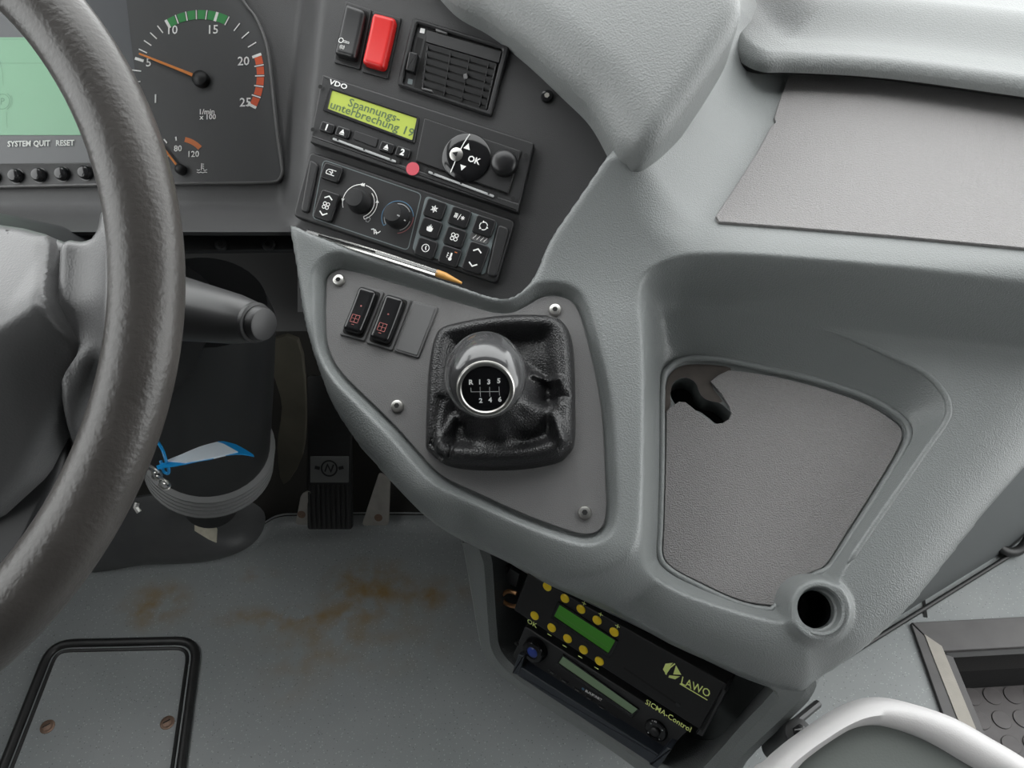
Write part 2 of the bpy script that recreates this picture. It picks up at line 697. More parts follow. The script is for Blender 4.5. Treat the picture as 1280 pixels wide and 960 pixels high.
MT['plate'] = plastic('dirty_beige_plate', (0.075, 0.068, 0.05), 0.7, (40, 0.5, 'n'), mottle=0.5, mscale=14)
MT['blueled'] = plastic('blue_cap', (0.03, 0.06, 0.30), 0.2)


def vinyl():
    """grey speckled floor vinyl with rust stains where they lie"""
    m, nt, b = new_mat('speckled_floor_vinyl')
    N, L = nt.nodes, nt.links
    tc = N.new('ShaderNodeTexCoord')
    nz = N.new('ShaderNodeTexNoise'); nz.inputs['Scale'].default_value = 7; nz.inputs['Detail'].default_value = 6
    L.new(tc.outputs['Object'], nz.inputs['Vector'])
    base = N.new('ShaderNodeMix'); base.data_type = 'RGBA'
    base.inputs['A'].default_value = (0.225, 0.243, 0.247, 1)
    base.inputs['B'].default_value = (0.34, 0.352, 0.35, 1)
    L.new(nz.outputs['Fac'], base.inputs['Factor'])
    prev = base.outputs['Result']

    def over(fac, col):
        nonlocal prev
        mx = N.new('ShaderNodeMix'); mx.data_type = 'RGBA'
        L.new(fac, mx.inputs['Factor'])
        L.new(prev, mx.inputs['A'])
        mx.inputs['B'].default_value = (*col, 1)
        prev = mx.outputs['Result']

    def specks(scale, lo, hi, amt):
        v = N.new('ShaderNodeTexVoronoi'); v.inputs['Scale'].default_value = scale
        L.new(tc.outputs['Object'], v.inputs['Vector'])
        r = N.new('ShaderNodeMapRange')
        r.inputs['From Min'].default_value = hi; r.inputs['From Max'].default_value = lo
        r.inputs['To Min'].default_value = 0; r.inputs['To Max'].default_value = amt
        L.new(v.outputs['Distance'], r.inputs['Value'])
        return r.outputs['Result']
    over(specks(180, 0.10, 0.22, 0.55), (0.55, 0.58, 0.59))
    over(specks(150, 0.08, 0.16, 0.6), (0.05, 0.055, 0.06))
    n2 = N.new('ShaderNodeTexNoise'); n2.inputs['Scale'].default_value = 26; n2.inputs['Detail'].default_value = 6
    L.new(tc.outputs['Object'], n2.inputs['Vector'])
    for (px, py, rx, ry, amt) in ((462, 735, 0.10, 0.075, 0.95), (375, 772, 0.20, 0.030, 0.75), (195, 757, 0.075, 0.06, 0.8), (320, 718, 0.05, 0.02, 0.5),
                                  (540, 745, 0.09, 0.05, 0.6), (440, 800, 0.22, 0.08, 0.30), (110, 890, 0.05, 0.13, 0.5), (375, 830, 0.08, 0.1, 0.2)):
        P = FLOOR.hit(px, py)
        sub = N.new('ShaderNodeVectorMath'); sub.operation = 'SUBTRACT'
        L.new(tc.outputs['Object'], sub.inputs[0]); sub.inputs[1].default_value = tuple(P)
        mul = N.new('ShaderNodeVectorMath'); mul.operation = 'MULTIPLY'
        L.new(sub.outputs[0], mul.inputs[0]); mul.inputs[1].default_value = (1 / rx, 1 / ry, 0)
        ln = N.new('ShaderNodeVectorMath'); ln.operation = 'LENGTH'
        L.new(mul.outputs[0], ln.inputs[0])
        r = N.new('ShaderNodeMapRange')
        r.inputs['From Min'].default_value = 1.0; r.inputs['From Max'].default_value = 0.1
        r.inputs['To Min'].default_value = 0; r.inputs['To Max'].default_value = 1.0
        L.new(ln.outputs['Value'], r.inputs['Value'])
        r2 = N.new('ShaderNodeMapRange')
        r2.inputs['From Min'].default_value = 0.38; r2.inputs['From Max'].default_value = 0.72
        r2.inputs['To Min'].default_value = 0.0; r2.inputs['To Max'].default_value = amt * 1.7
        L.new(n2.outputs['Fac'], r2.inputs['Value'])
        pr = N.new('ShaderNodeMath'); pr.operation = 'MULTIPLY'; pr.use_clamp = True
        L.new(r.outputs['Result'], pr.inputs[0]); L.new(r2.outputs['Result'], pr.inputs[1])
        over(pr.outputs[0], (0.25, 0.165, 0.065))
    L.new(prev, b.inputs['Base Color'])
    b.inputs['Roughness'].default_value = 0.36
    bp = N.new('ShaderNodeBump'); bp.inputs['Strength'].default_value = 0.25; bp.inputs['Distance'].default_value = 0.002
    L.new(n2.outputs['Fac'], bp.inputs['Height'])
    L.new(bp.outputs['Normal'], b.inputs['Normal'])
    return m


# ------------------------------------------------------------------ working planes of the cab
FLOOR = Fr((0, 0, 0), (0, 0, 1), (1, 0, 0))
GN = nrm((-0.10, -0.52, 0.85))
G = Fr(at(620, 490, 0.607), GN, (1, 0, 0))                                    # gear console top
S = plane_abc(0.195, -0.066, 1.557, 520, 180, (402, 93), (667, 178))        # centre stack panel
I = plane_abc(0.10, -0.05, 1.449, 248, 97, (0, 236), (340, 229))            # instrument cluster
W = Fr(at(-382, 372, 0.387), camvec(0.0, math.sin(0.084), -math.cos(0.084)), (1, 0, 0))  # steering wheel
_lp = Fr(at(780, 820, 0.712), (-0.55, -0.76, 0.35), (1, 0, 0))
LP = Fr(_lp.O, _lp.n, _lp.hit(907, 857) - _lp.hit(656, 720))   # radio box under the console
MT['vinyl'] = vinyl()

# ================================================================== STRUCTURE
def slab(name, x0, x1, y0, y1, z0, z1, mat):
    o = mk(name, prism([(x0, y0), (x1, y0), (x1, y1), (x0, y1)], z0, z1, bottom=True), mat, smooth=0)
    return tag(o, kind='structure')


# floor with the stairwell cut out on the door side
WELL = [FLOOR.uv(1140, 780), FLOOR.uv(1330, 769), FLOOR.uv(1500, 1010), FLOOR.uv(1203, 962)]
edge_px = [(-400, 716), (60, 712), (130, 707), (200, 704), (250, 702), (285, 699), (312, 688), (332, 671), (350, 662), (380, 660), (480, 659), (590, 659), (760, 652)]
edge = [FLOOR.uv(*p) for p in edge_px]
_w1 = np.array(WELL[1]) - np.array(WELL[0]); _w1 = np.array(WELL[0]) + _w1 * (1.58 - WELL[0][0]) / _w1[0]
WELL[1] = tuple(_w1); WELL[2] = (1.58, WELL[3][1])
wx0, wy0 = WELL[0]
fl = [(-1.0, -3.0), (wx0 - 0.0, -3.0)]
fl = [(-1.0, -3.0), (1.6, -3.0), (1.6, WELL[3][1]), WELL[2], WELL[3], WELL[0], WELL[1], (1.6, WELL[1][1]), (1.6, 1.05), (0.6, 1.05)] + edge[::-1] + [(-1.0, edge[0][1])]
floor = mk('floor', prism(fl, -0.02, 0.0), MT['vinyl'], smooth=0)
tag(floor, kind='structure')
# upturned cove along the front of the floor covering
cv, cf = [], []
es = smooth([(*e,) for e in edge], 4, closed=False)
prof = [(0.0, 0.0), (0.010, 0.0015), (0.018, 0.006), (0.024, 0.014), (0.027, 0.024), (0.029, 0.024)]
for (x, y) in es:
    for a, b in prof:
        cv.append((x, y + a - 0.012, b + 0.0004))
m_ = len(prof)
for i in range(len(es) - 1):
    for k in range(m_ - 1):
        cf.append((i * m_ + k, (i + 1) * m_ + k, (i + 1) * m_ + k + 1, i * m_ + k + 1))
mk('floor_cove', (cv, cf), MT['vinyl'], floor)
# seam in the covering beside the stairwell
a_, b_ = FLOOR.uv(1153, 742), FLOOR.uv(1157, 772)
mk('floor_seam', stroke([a_, b_], 0.006, 0.0012), MT['cavity'], floor)

slab('wall_front', -1.0, 1.6, 1.12, 1.16, -0.3, 0.95, MT['cavity'])  # matt black colour stands in for the footwell's shade
slab('wall_left', -1.04, -1.0, -3.0, 1.4, -0.02, 0.98, MT['lining'])
slab('trim_1', -1.04, -1.0, -3.0, 1.4, 1.85, 2.1, MT['lining'])
slab('light_blocker_left', -1.04, -1.0, -3.0, -0.5, 0.98, 1.85, MT['cabdark'])  # unseen panel added over the rear side windows to cut fill light
slab('wall_right', 1.6, 1.64, -3.0, 1.4, -0.35, 0.35, MT['lining'])
slab('trim_3', 1.6, 1.64, -3.0, 1.4, 1.9, 2.1, MT['lining'])
slab('light_blocker_right', 1.6, 1.64, -3.0, -0.75, 0.35, 1.9, MT['cabdark'])  # unseen panel added on the door side to hold back rear light
slab('wall_back', -1.04, 1.64, -3.04, -3.0, -0.02, 2.1, MT['cabdark'])
slab('ceiling', -1.04, 1.64, -3.04, 0.50, 2.1, 2.14, MT['cabdark'])
slab('light_blocker_dash', -1.0, 0.30, 0.80, 1.40, 1.02, 1.05, MT['cabdark'])  # unseen slab added to keep windscreen light out of the footwell
slab('trim_5', -1.04, 1.64, 1.40, 1.44, 0.5, 0.92, MT['cabdark'])

# lower dash bulkhead seen under the right-hand end of the console
pa, pb = FLOOR.hit(1137, 762), FLOOR.hit(1280, 674)
d_ = nrm(pb - pa)
p0 = pa - d_ * 0.22
p1 = pb + d_ * 0.5
nb_ = np.array([-d_[1], d_[0], 0])
bw = mk('wall_bulkhead', prism([tuple(p0[:2]), tuple(p1[:2]), tuple((p1 + nb_ * 0.03)[:2]), tuple((p0 + nb_ * 0.03)[:2])], 0.0, 0.56, 0.004), MT['wallgrey'])
tag(bw, kind='structure')
q0, q1 = pa - d_ * 0.2 - nb_ * 0.012, p1 - nb_ * 0.012
mk('foot_shade', tube([q0 + np.array([0, 0, 0.006]), q1 + np.array([0, 0, 0.002])], 0.004), MT['rubber'], bw)  # black tube drawn for the shadow line along the bulkhead base
hp = FLOOR.hit(1252, 692)
mk('hose', tube(smooth([hp + np.array(o) for o in ((-0.03, 0.03, 0.05), (-0.012, 0.0, 0.02), (0.02, -0.004, 0.012), (0.045, 0.015, 0.03), (0.06, 0.05, 0.06))], 6, closed=False), 0.009), MT['rubber'], bw)

# stairwell by the door
sw = thing('stairwell_trim', 'dark metal trim around the stairwell with a pale grip strip', 'step trim', Fr((WELL[0][0], WELL[0][1], 0), (0, 0, 1), (1, 0, 0)))
ID4 = Matrix.Identity(4)


def fpoly(pts, z):
    return [FLOOR.uv(x, y, z) for x, y in pts]


tz = 0.006
mk('trim_bar', prism(fpoly([(1139, 779), (1177, 815), (1237, 962), (1203, 962)], tz), -0.02, tz, 0.0015), MT['alu'], sw, ID4)
mk('trim_bar', prism(fpoly([(1140, 778), (1600, 754), (1600, 790), (1176, 814)], tz), -0.02, tz, 0.0015), MT['alu'], sw, ID4)
mk('trim_bar', prism(fpoly([(1176, 815), (1192, 821), (1250, 962), (1237, 962)], tz - .002), -0.05, tz - .003, 0.001), MT['alu'], sw, ID4)
mk('nosing', prism(fpoly([(1178, 814), (1600, 790), (1600, 799), (1190, 822)], tz - .004), -0.05, tz - .005, 0.001), MT['rubber'], sw, ID4)
mk('grip_strip', prism(fpoly([(1155, 793), (1177, 808), (1220, 912), (1201, 910)], tz), 0.001, tz + 0.0015, 0.0005), MT['strip'], sw, ID4)
# the well: walls and the studded step below
zw = -0.12
wl = [np.array(p) for p in fpoly([(1190, 822), (1600, 798), (1900, 962), (1250, 962)], 0)]
wl[1] = wl[0] + (wl[1] - wl[0]) * (1.58 - wl[0][0]) / (wl[1] - wl[0])[0]
wl[2] = np.array([1.58, wl[3][1]])
vv = [(p[0], p[1], z) for z in (-0.004, zw) for p in wl]
stw = mk('wall_stairwell', (vv, [(0, 1, 5, 4), (1, 2, 6, 5), (2, 3, 7, 6), (3, 0, 4, 7)]), MT['dark'], smooth=0)
tag(stw, kind='structure')
st = mk('floor_step', prism([tuple(p) for p in wl], zw - 0.02, zw + 0.001), MT['stepmat'], smooth=0)
tag(st, kind='structure')
stud_vf = prism(circ(0, 0, 0.0158, 20), 0, 0.003, 0.001)
stud_me = None
A0 = np.array(FLOOR.uv(1252.6, 899.3, zw + .003)); DX = np.array(FLOOR.uv(1279, 898.3, zw + .003)) - A0
DY = np.array(FLOOR.uv(1241.1, 869.5, zw + .003)) - A0
wpoly = [tuple(p) for p in wl]
for i in range(-6, 24):
    for j in range(-6, 8):
        q = A0 + DX * i + DY * j
        if sdist(wpoly, np.array([q[0]]), np.array([q[1]]))[0] < 0.004: continue
        M = Matrix.Translation((q[0], q[1], zw))
        if stud_me is None:
            o = mk('stud', stud_vf, MT['stepmat'], st, M); stud_me = o.data
        else:
            link_mesh('stud', stud_me, None, st, M)

# floor hatch
hp_px = [(88, 806), (232, 803), (250, 815), (226, 985), (2, 985), (62, 826)]
hfr = Fr(FLOOR.hit(140, 890), (0, 0, 1), (1, 0, 0))
hat = thing('floor_hatch', 'speckled vinyl floor hatch framed in black rubber with two screws', 'hatch', hfr)
c_ = [FLOOR.uv(66, 806), FLOOR.uv(248, 802), FLOOR.uv(222, 1000), FLOOR.uv(-12, 1004)]
ho = roundpoly([tuple(np.array(p) - hfr.O[:2]) for p in c_], 0.035, 6)
mk('hatch_lid', prism(inset(ccw(ho), 0.004), 0.0, 0.003, 0.001), MT['vinyl'], hat, Matrix.Translation((0, 0, 0)) @ Matrix.Translation(hfr.M.translation))
mk('rubber_seal', tube([(x, y, 0.003) for x, y in ccw(ho)], 0.0075, 10, closed=True), MT['rubber'], hat)
mk('seal_lip', tube([(x, y, 0.003) for x, y in inset(ccw(ho), 0.013)], 0.003, 8, closed=True), MT['rubber'], hat)


def screw(parent, fr, px, py, r, h, mat, hexm, name='screw'):
    u, v = fr.uv(px, py, h)
    f = fr.sub(u, v, h)
    o = mk(name, lathe([(r * 1.0, 0), (r, r * .25), (r * .85, r * .55), (r * .55, r * .62)], 24), mat, parent, f)
    mk('socket', prism([(r * .42 * math.cos(a), r * .42 * math.sin(a)) for a in [k * math.pi / 3 for k in range(6)]], r * .6, r * .66), hexm, o, f, smooth=0)
    return o


for px, py in ((59, 908), (209, 903)):
    u, v = hfr.uv(px, py, 0.004)
    f = hfr.sub(u, v, 0.003, 0.6)
    o = mk('screw', lathe([(0.011, 0), (0.0105, 0.001), (0.008, 0.0015), (0.008, 0.003), (0.0055, 0.0045)], 24), MT['rust'], hat, f)
    mk('slot', prism([(-.0055, -.0008), (.0055, -.0008), (.0055, .0008), (-.0055, .0008)], 0.004, 0.0048), MT['cavity'], o, f, smooth=0)

# ================================================================== CENTRE CONSOLE
con = thing('centre_console', 'light grey moulded centre console sweeping around the gear lever and storage trays', 'console', G)
HL = 0.014
Ah, Bh = G.hit(900, 285, HL), G.hit(1280, 316, HL)
HS = Fr(Ah, np.cross(Bh - Ah, np.array([0.05, 1.0, 0.10])), Bh - Ah)      # upper shelf plane
if HS.n[2] < 0: HS = Fr(Ah, -HS.n, Bh - Ah)
_q = [G.loc(HS.wld(a, b)) for a, b in ((0, 0), (0.3, 0), (0, 0.3))]
_abc = np.linalg.solve(np.array([[q[0], q[1], 1] for q in _q]), np.array([q[2] for q in _q]))


def hH(U, V):
    return _abc[0] * U + _abc[1] * V + _abc[2]


def on_shelf(pts):
    out = []
    for x, y in pts:
        q = G.loc(HS.hit(x, y))
        out.append((q[0], q[1]))
    return out


E_left = G.poly([(374, 297), (376, 330), (382, 392), (392, 439), (404, 480), (417, 514), (448, 561), (473, 589), (507, 627), (540, 655), (576, 676)], -0.012)
E_bot = G.poly([(576, 676, -.02), (616, 694, -.03), (654, 713, -.045), (694, 735, -.06), (766, 766, -.075), (841, 807, -.083), (904, 835, -.085), (945, 852, -.085), (985, 865, -.083), (1008, 868, -.08), (1028, 862, -.075)])
E_right = G.poly([(1028, 862), (1047, 840), (1087, 807), (1137, 760), (1180, 707), (1233, 640), (1280, 587), (1420, 420), (1560, 260)], -0.070)
E_S = G.poly([(778, 165, .03), (760, 194, .03), (722, 247, .02), (685, 300, .01), (667, 342, .004), (650, 365, 0), (632, 372, 0), (610, 369, 0), (575, 357, 0), (520, 340, 0), (450, 317, 0), (400, 300, 0), (380, 292, 0)])
top_b = on_shelf([(1560, 150), (1300, 112), (1000, 70), (940, 20), (915, -10)]) + G.poly([(850, 60, .03), (800, 120, .035)])
E_left = smooth(E_left, 4, False); E_bot = smooth(E_bot, 4, False); E_right = smooth(E_right, 4, False); E_S = smooth(E_S, 4, False)
P_out = E_left + E_bot[1:] + E_right[1:] + top_b + E_S
# recess boundary: pod edge, shelf lip
C_rec = smooth(G.poly([(520, 730, 0), (600, 716, 0), (650, 722, 0), (690, 724, 0), (735, 716, .004), (768, 702, .006), (788, 682, .006), (796, 640, .008), (799, 578, .008), (800, 499, .008),
                       (798, 420, .008), (794, 385, .008), (797, 358, .01), (809, 338, .012), (836, 325, .014), (881, 319, .016), (1000, 325, .018), (1140, 337, .018), (1280, 351, .018), (1500, 376, .018)]), 5, False)
P_rec = C_rec + G.poly([(1900, 500), (1700, 1300), (400, 1300)])
P_A = smooth(G.poly([(801, 425), (808, 398), (840, 386), (900, 388), (972, 399), (1040, 414), (1108, 441), (1156, 465), (1181, 491), (1187, 511), (1182, 528), (1156, 565), (1128.5, 605), (1100.5, 645), (1073, 685), (1052, 716),
                     (1042, 752), (1022, 772), (983, 777), (940, 769), (860, 744), (817, 721), (800, 700), (800, 650), (801, 560), (802, 480)], -0.042), 4)
P_mat = smooth(G.poly([(832, 485), (839, 465), (859, 455), (899, 456), (958, 468), (1018, 482), (1077, 502), (1113, 522), (1128, 539), (1124, 559), (1097, 606), (1057, 669), (1034, 704), (1017, 713), (998, 721),
                       (984, 738), (974, 754), (956, 757), (919, 749), (867, 725), (839, 709), (828, 693), (829, 657), (831, 578)], -0.070), 4)
P_panel = smooth(G.poly([(406, 358), (410, 344), (422, 336), (442, 337), (520, 360), (589, 381), (618, 389), (639, 389), (657, 381), (676, 370), (695, 368), (714, 374), (723, 385), (730, 402), (739, 436),
                         (750, 486), (756, 533), (759, 596), (760, 640), (753, 662), (733, 670), (700, 662), (650, 643), (600, 620), (551, 596), (517, 561), (492, 533), (454, 496), (429, 471), (414, 449), (406, 421)], 0.0), 4)
mat2_left = on_shelf([(1003, 60), (990, 95), (976, 122), (965, 156), (945, 195), (913, 245), (893, 274), (880, 290)])
_far = mat2_left[-1]
P_m2 = mat2_left + [(mat2_left[-1][0] - 0.01, mat2_left[-1][1] - 0.5), (mat2_left[-1][0] + 1.2, mat2_left[-1][1] - 0.5), (mat2_left[0][0] + 1.2, mat2_left[0][1] + 0.3), (mat2_left[0][0] + 0.06, mat2_left[0][1] + 0.3)]
cupc = G.uv(1026, 762, -0.034)
cup_ro = 0.0205
cup_ri = 0.0170
KEY1 = G.uv(857, 491, -0.07)
key_poly = smooth(G.poly([(838, 493), (842, 478), (856, 472), (869, 478), (875, 492), (884, 500), (898, 503), (910, 512), (914, 520), (910, 528), (896, 530), (885, 522), (873, 514), (858, 512), (845, 506)], -0.070), 4)
v380 = G.uv(760, 385)[1]
v200 = G.uv(760, 205, .04)[1]
H_R, H_M, H_P = -0.042, -0.070, 0.008
vl0, vl1 = G.uv(390, 400)[1], G.uv(450, 540)[1]


uL0, uL1 = G.uv(770, 340)[0], G.uv(960, 340)[0]
vL0, vL1 = G.uv(900, 430)[1], G.uv(900, 335, .02)[1]


def console_h(U, V):
    hP = H_P + 0.028 * np.clip((V - v380) / (v200 - v380), 0, 1.05) ** 2
    hP = hP + 0.020 * sst(U, uL0, uL1) * sst(V, vL0, vL1)
    dm = np.clip(-sdist(P_m2, U, V), 0, 0.2)
    hS_ = hH(U, V) + 9.0 * dm ** 2
    hU = smin(hP, hS_, 0.020)
    d = sdist(P_rec, U, V)
    dA = sdist(P_A, U, V)
    # the plateau eases up a little to the right and under the shelf
    hR = H_R + 0.0 * U
    vt = G.uv(900, 345)[1]
    wd = 0.032 - 0.013 * sst(V, vt - 0.03, vt)
    s = np.clip(d / wd, 0, 1)
    w = s * s * (3 - 2 * s)
    h = hU * (1 - w) + hR * w
    # bowl
    dM = sdist(P_mat, U, V)
    di = np.clip(dA, 0, None)
    do = np.clip(-dM, 0, None)
    sb = di / (di + do + 1e-9)
    wb = np.where(dA > 0, np.clip(1.06 * sb, 0, 1), 0)
    wb = 0.55 * wb + 0.45 * np.sin(wb * math.pi / 2)
    h = h * (1 - wb) + (H_M) * wb
    # crisp raised bead around the mat and along the bowl edge
    h = h + 0.0022 * np.exp(-((dM + 0.0035) / 0.0022) ** 2)
    # cup holder collar
    dc = np.hypot(U - cupc[0], V - cupc[1])
    hc = -0.031
    wc = 1 - sst(dc, cup_ro, cup_ro + 0.007)
    h = h * (1 - wc) + np.maximum(h, hc) * wc
    h = h - 0.004 * (1 - sst(dc, cup_ri + .002, cup_ri + 0.007))
    # panel seat
    dp = sdist(P_panel, U, V)
    g = sst(dp, -0.0075, 0.0)
    h = np.where(dp > -0.0075, h * (1 - g) + (-0.004) * g, h)
    # rolled edges
    RL = 0.011 + 0.015 * sst(-V, -vl0, -vl1)
    sg = np.where(sdist(P_out, U, V) < 0, -1.0, 1.0)
    dl = dline(E_left, U, V) * sg
    h = h - roll(dl, RL, RL * 1.25)
    h = h - roll(dline(E_S, U, V) * sg, 0.010, 0.008)
    h = h - roll(dline(E_bot, U, V) * sg, 0.050, 0.048)
    h = h - roll(dline(E_right, U, V) * sg, 0.060, 0.034)
    return h


def console_s(U, V):
    s = sdist(P_out, U, V)
    s = np.minimum(s, np.hypot(U - cupc[0], V - cupc[1]) - cup_ri)
    s = np.minimum(s, -sdist(key_poly, U, V))
    return s


_po = np.array(P_out)
vf = field((_po[:, 0].min() - .004, min(_po[:, 0].max(), G.uv(1600, 450)[0]), _po[:, 1].min() - .004, _po[:, 1].max() + .004), 0.0015, console_h, console_s, 0.035, 2)
mk('body', vf, MT['grey'], con, smooth=60)
# crisp bead around the mat and along the outer crest of the bowl
bead = [(x, y, H_M + 0.0052) for x, y in inset(ccw(P_mat), -0.0030)]
bead = [p for p in bead if math.hypot(p[0] - cupc[0], p[1] - cupc[1]) > cup_ro + 0.0065]
mk('tray_rim', tube(bead, 0.0026, 12, closed=True), MT['grey'], con, smooth=80)
cr = smooth(G.poly([(972, 399), (1040, 414), (1108, 441), (1156, 465), (1181, 491), (1187, 511), (1182, 528), (1156, 565), (1128.5, 605), (1100.5, 645), (1073, 685), (1060, 704)], H_R), 6, False)
ca = np.array(cr)
chh_ = console_h(ca[:, :1], ca[:, 1:2])[:, 0]
nn_ = len(cr)
mk('tray_crest', tube([(x, y, z - 0.0016) for (x, y), z in zip(cr, chh_)], [0.0026 * min(1.0, (k + 1) / 14, (nn_ - k) / 5) for k in range(nn_)], 12), MT['grey'], con, smooth=80)
# cup holder tube
f = G.sub(cupc[0], cupc[1], 0)
hz = float(console_h(np.array([[cupc[0] + cup_ri]]), np.array([[cupc[1]]]))[0, 0])
mk('cup_holder', lathe([(cup_ri + .001, hz + .0005), (cup_ri - .001, hz), (cup_ri - .0015, hz - .010), (cup_ri - .003, hz - .011), (cup_ri - .003, hz - .02)], 40, cap1=False), MT['grey'], con, f)
mk('cup_liner', lathe([(cup_ri - .003, hz - .02), (cup_ri - .004, hz - .022), (cup_ri - .004, hz - .09)], 40), MT['gloss'], con, f)
mk('hole_blackout', prism(inset(ccw(key_poly), -0.004), -0.13, -0.105), MT['cavity'], con)  # black box added below the hole to stand for the dark hollow
kc = ccw(inset(ccw(key_poly), -0.002))
mk('hole_blackout_wall', ([(x, y, z) for z in (-.072, -.11) for x, y in kc], [(i, (i + 1) % len(kc), len(kc) + (i + 1) % len(kc), len(kc) + i) for i in range(len(kc))]), MT['cavity'], con)
# gear panel with its switches' base and screws
gp = mk('gear_panel', prism(inset(ccw(P_panel), 0.0012), -0.006, 0.0, 0.0008), MT['panel'], con)
for px, py in ((424, 351), (694, 388), (497, 508), (731, 641)):
    screw(con, G, px, py, 0.0052, 0.0, MT['metal'], MT['cavity'])

tf_ = smooth(G.poly([(831, 516), (832, 485), (839, 466), (859, 456), (899, 457), (914, 463), (889, 479), (903, 502), (884, 500), (875, 492), (869, 478), (856, 472), (842, 478), (838, 493), (838, 506)], -0.0695), 3)
mk('tray_floor', flat(tf_, -0.0693), MT['trayshade'], con)  # flat patch, shade at the torn corner painted in
# mats lying in the trays
torn = [(833, 514), (840, 508), (849, 502), (857, 503), (866, 510), (873, 516), (884, 524), (893, 530), (903, 529), (911, 524), (914, 517), (911, 508), (901, 492), (888, 477), (898, 469), (911, 463)]
mo = G.poly(torn, -0.067) + smooth(G.poly([(911, 463), (958, 469), (1018, 483), (1077, 503), (1112, 523), (1127, 539), (1123, 559), (1096, 606), (1056, 669), (1033, 705), (1017, 714), (998, 722),
                                           (984, 738), (974, 754), (956, 756), (919, 748), (867, 724), (840, 709), (829, 693), (830, 657), (832, 578), (833, 514)], -0.067), 3, False)[1:-1]
tm = mk('tray_mat', prism(mo, -0.0695, -0.0665, 0.0006), MT['mat'], None, G)
tag(tm, 'grey rubber mat with a torn corner lying in the lower storage tray', 'mat')
m2 = on_shelf([(1003, 84), (990, 95), (985, 99), (976, 122), (967, 150), (969, 156), (964, 160), (945, 195), (913, 245), (894, 273), (898, 280)] + [(990, 287), (1108, 297), (1280, 313), (1500, 333), (1540, 150), (1280, 118), (1100, 98)])
m2 = [tuple(HS.loc(G.wld(u, v, float(hH(np.array(u), np.array(v)))))[:2]) for u, v in m2]
um = mk('shelf_mat', prism(m2, 0.0002, 0.0026, 0.0006), MT['mat'], None, HS)
tag(um, 'wide grey rubber mat covering the upper dash shelf', 'mat')

# ================================================================== DASHBOARD
dash = thing('dashboard', 'black dashboard shell with padded light grey hood and roll above the shelf', 'dashboard', Fr(at(380, 290, 0.69), (0, 0, 1), (1, 0, 0)))


def shell_inv(px, py):
    u, v = (px - 640) / FPX, -(py - 480) / FPX
    a = 0.10 * u - 0.05 * v + 1.449
    b = 0.195 * u - 0.066 * v + 1.557
    x0 = 372 - 0.10 * py
    s = sst(np.array(float(px)), x0, x0 + 34)
    i = a * (1 - s) + b * s
    t = np.clip((py - 250) / 40.0, 0, 1)
    i = i + (1 - s) * 0.135 * t ** 2.2
    return float(i)


xs = sorted(set(list(range(-260, 330, 14)) + list(range(330, 420, 4)) + list(range(420, 840, 14)) + [372]))
ys = sorted(set(list(range(-220, 240, 12)) + list(range(240, 290, 3)) + [290]))
ysb = list(range(290, 400, 10))
gv, gf, ix = [], [], {}


def gvx(x, y):
    if (x, y) not in ix:
        ix[(x, y)] = len(gv)
        gv.append(at(x, y, 1.0 / shell_inv(x, y)))
    return ix[(x, y)]


for a, b in zip(xs[:-1], xs[1:]):
    for c, d in list(zip(ys[:-1], ys[1:])) + (list(zip(ysb[:-1], ysb[1:])) if a >= 372 else []):
        if b > 792 - 0.70 * (c - 194): continue
        gf.append((gvx(a, d), gvx(b, d), gvx(b, c), gvx(a, c)))
# turned-under lower edge
lip = [x for x in xs if x <= 372]
for k in range(len(lip)):
    P = gv[gvx(lip[k], 290)]
    ix[('a', k)] = len(gv); gv.append(P + np.array([0, 0.004, -0.006]))
    ix[('b', k)] = len(gv); gv.append(P + np.array([0, 0.012, -0.010]))
    ix[('c', k)] = len(gv); gv.append(P + np.array([0, 0.20, -0.13]))
for k in range(len(lip) - 1):
    chain = [[gvx(lip[q], 290), ix[('a', q)], ix[('b', q)], ix[('c', q)]] for q in (k, k + 1)]
    for j in range(3):
        gf.append((chain[0][j + 1], chain[1][j + 1], chain[1][j], chain[0][j]))
mk('shell', (gv, gf), MT['black'], dash, ID4, smooth=60)
# plate under the lip with two screws
UP = Fr(at(300, 303, 0.70), camvec(0.05, 0.12, -0.99), (1, 0, 0))
mk('under_plate', prism(UP.poly([(-200, 290), (374, 288), (374, 312), (-200, 317)]), -0.01, 0.0, 0.001), MT['dark'], dash, UP)
for px, py in ((277, 306), (336, 306)):
    screw(dash, UP, px, py, 0.006, 0.0, MT['black2'], MT['cavity'])
screw(dash, S, 684, 121, 0.0054, 0.0004, MT['gloss'], MT['dullmetal'])

# padded hood
HN = nrm((-0.10, -0.62, 0.78))
HD = Fr(at(795, 205, 0.580), HN, (1, 0, 0))
hood_e = smooth(HD.poly([(520, -50), (562, -2), (608, 24), (656, 60), (704, 103), (738, 136), (764, 180), (777, 203), (791, 210), (806, 206), (831, 180), (872, 122), (905, 70), (920, 40), (924, 18), (920, -6), (905, -70)], -0.022), 5, False)
hood_p = hood_e + HD.poly([(880, -200), (420, -200)])
ne = len(hood_e)
HE_l = hood_e[:ne // 2 - 2]
HE_r = hood_e[ne // 2 - 3:]


def hood_h(U, V):
    dl = dline(HE_l, U, V)
    dr = dline(HE_r, U, V)
    h = -roll(dl, 0.040, 0.030) - roll(dr, 0.020, 0.018)
    return h - 0.35 * np.clip(V - 0.05, 0, 1) ** 2


_hp = np.array(hood_p)
vf = field((_hp[:, 0].min(), _hp[:, 0].max(), _hp[:, 1].min() - .003, _hp[:, 1].max()), 0.0024, hood_h, lambda U, V: sdist(hood_p, U, V), 0.05)
mk('hood', vf, MT['hood'], dash, HD, smooth=60)

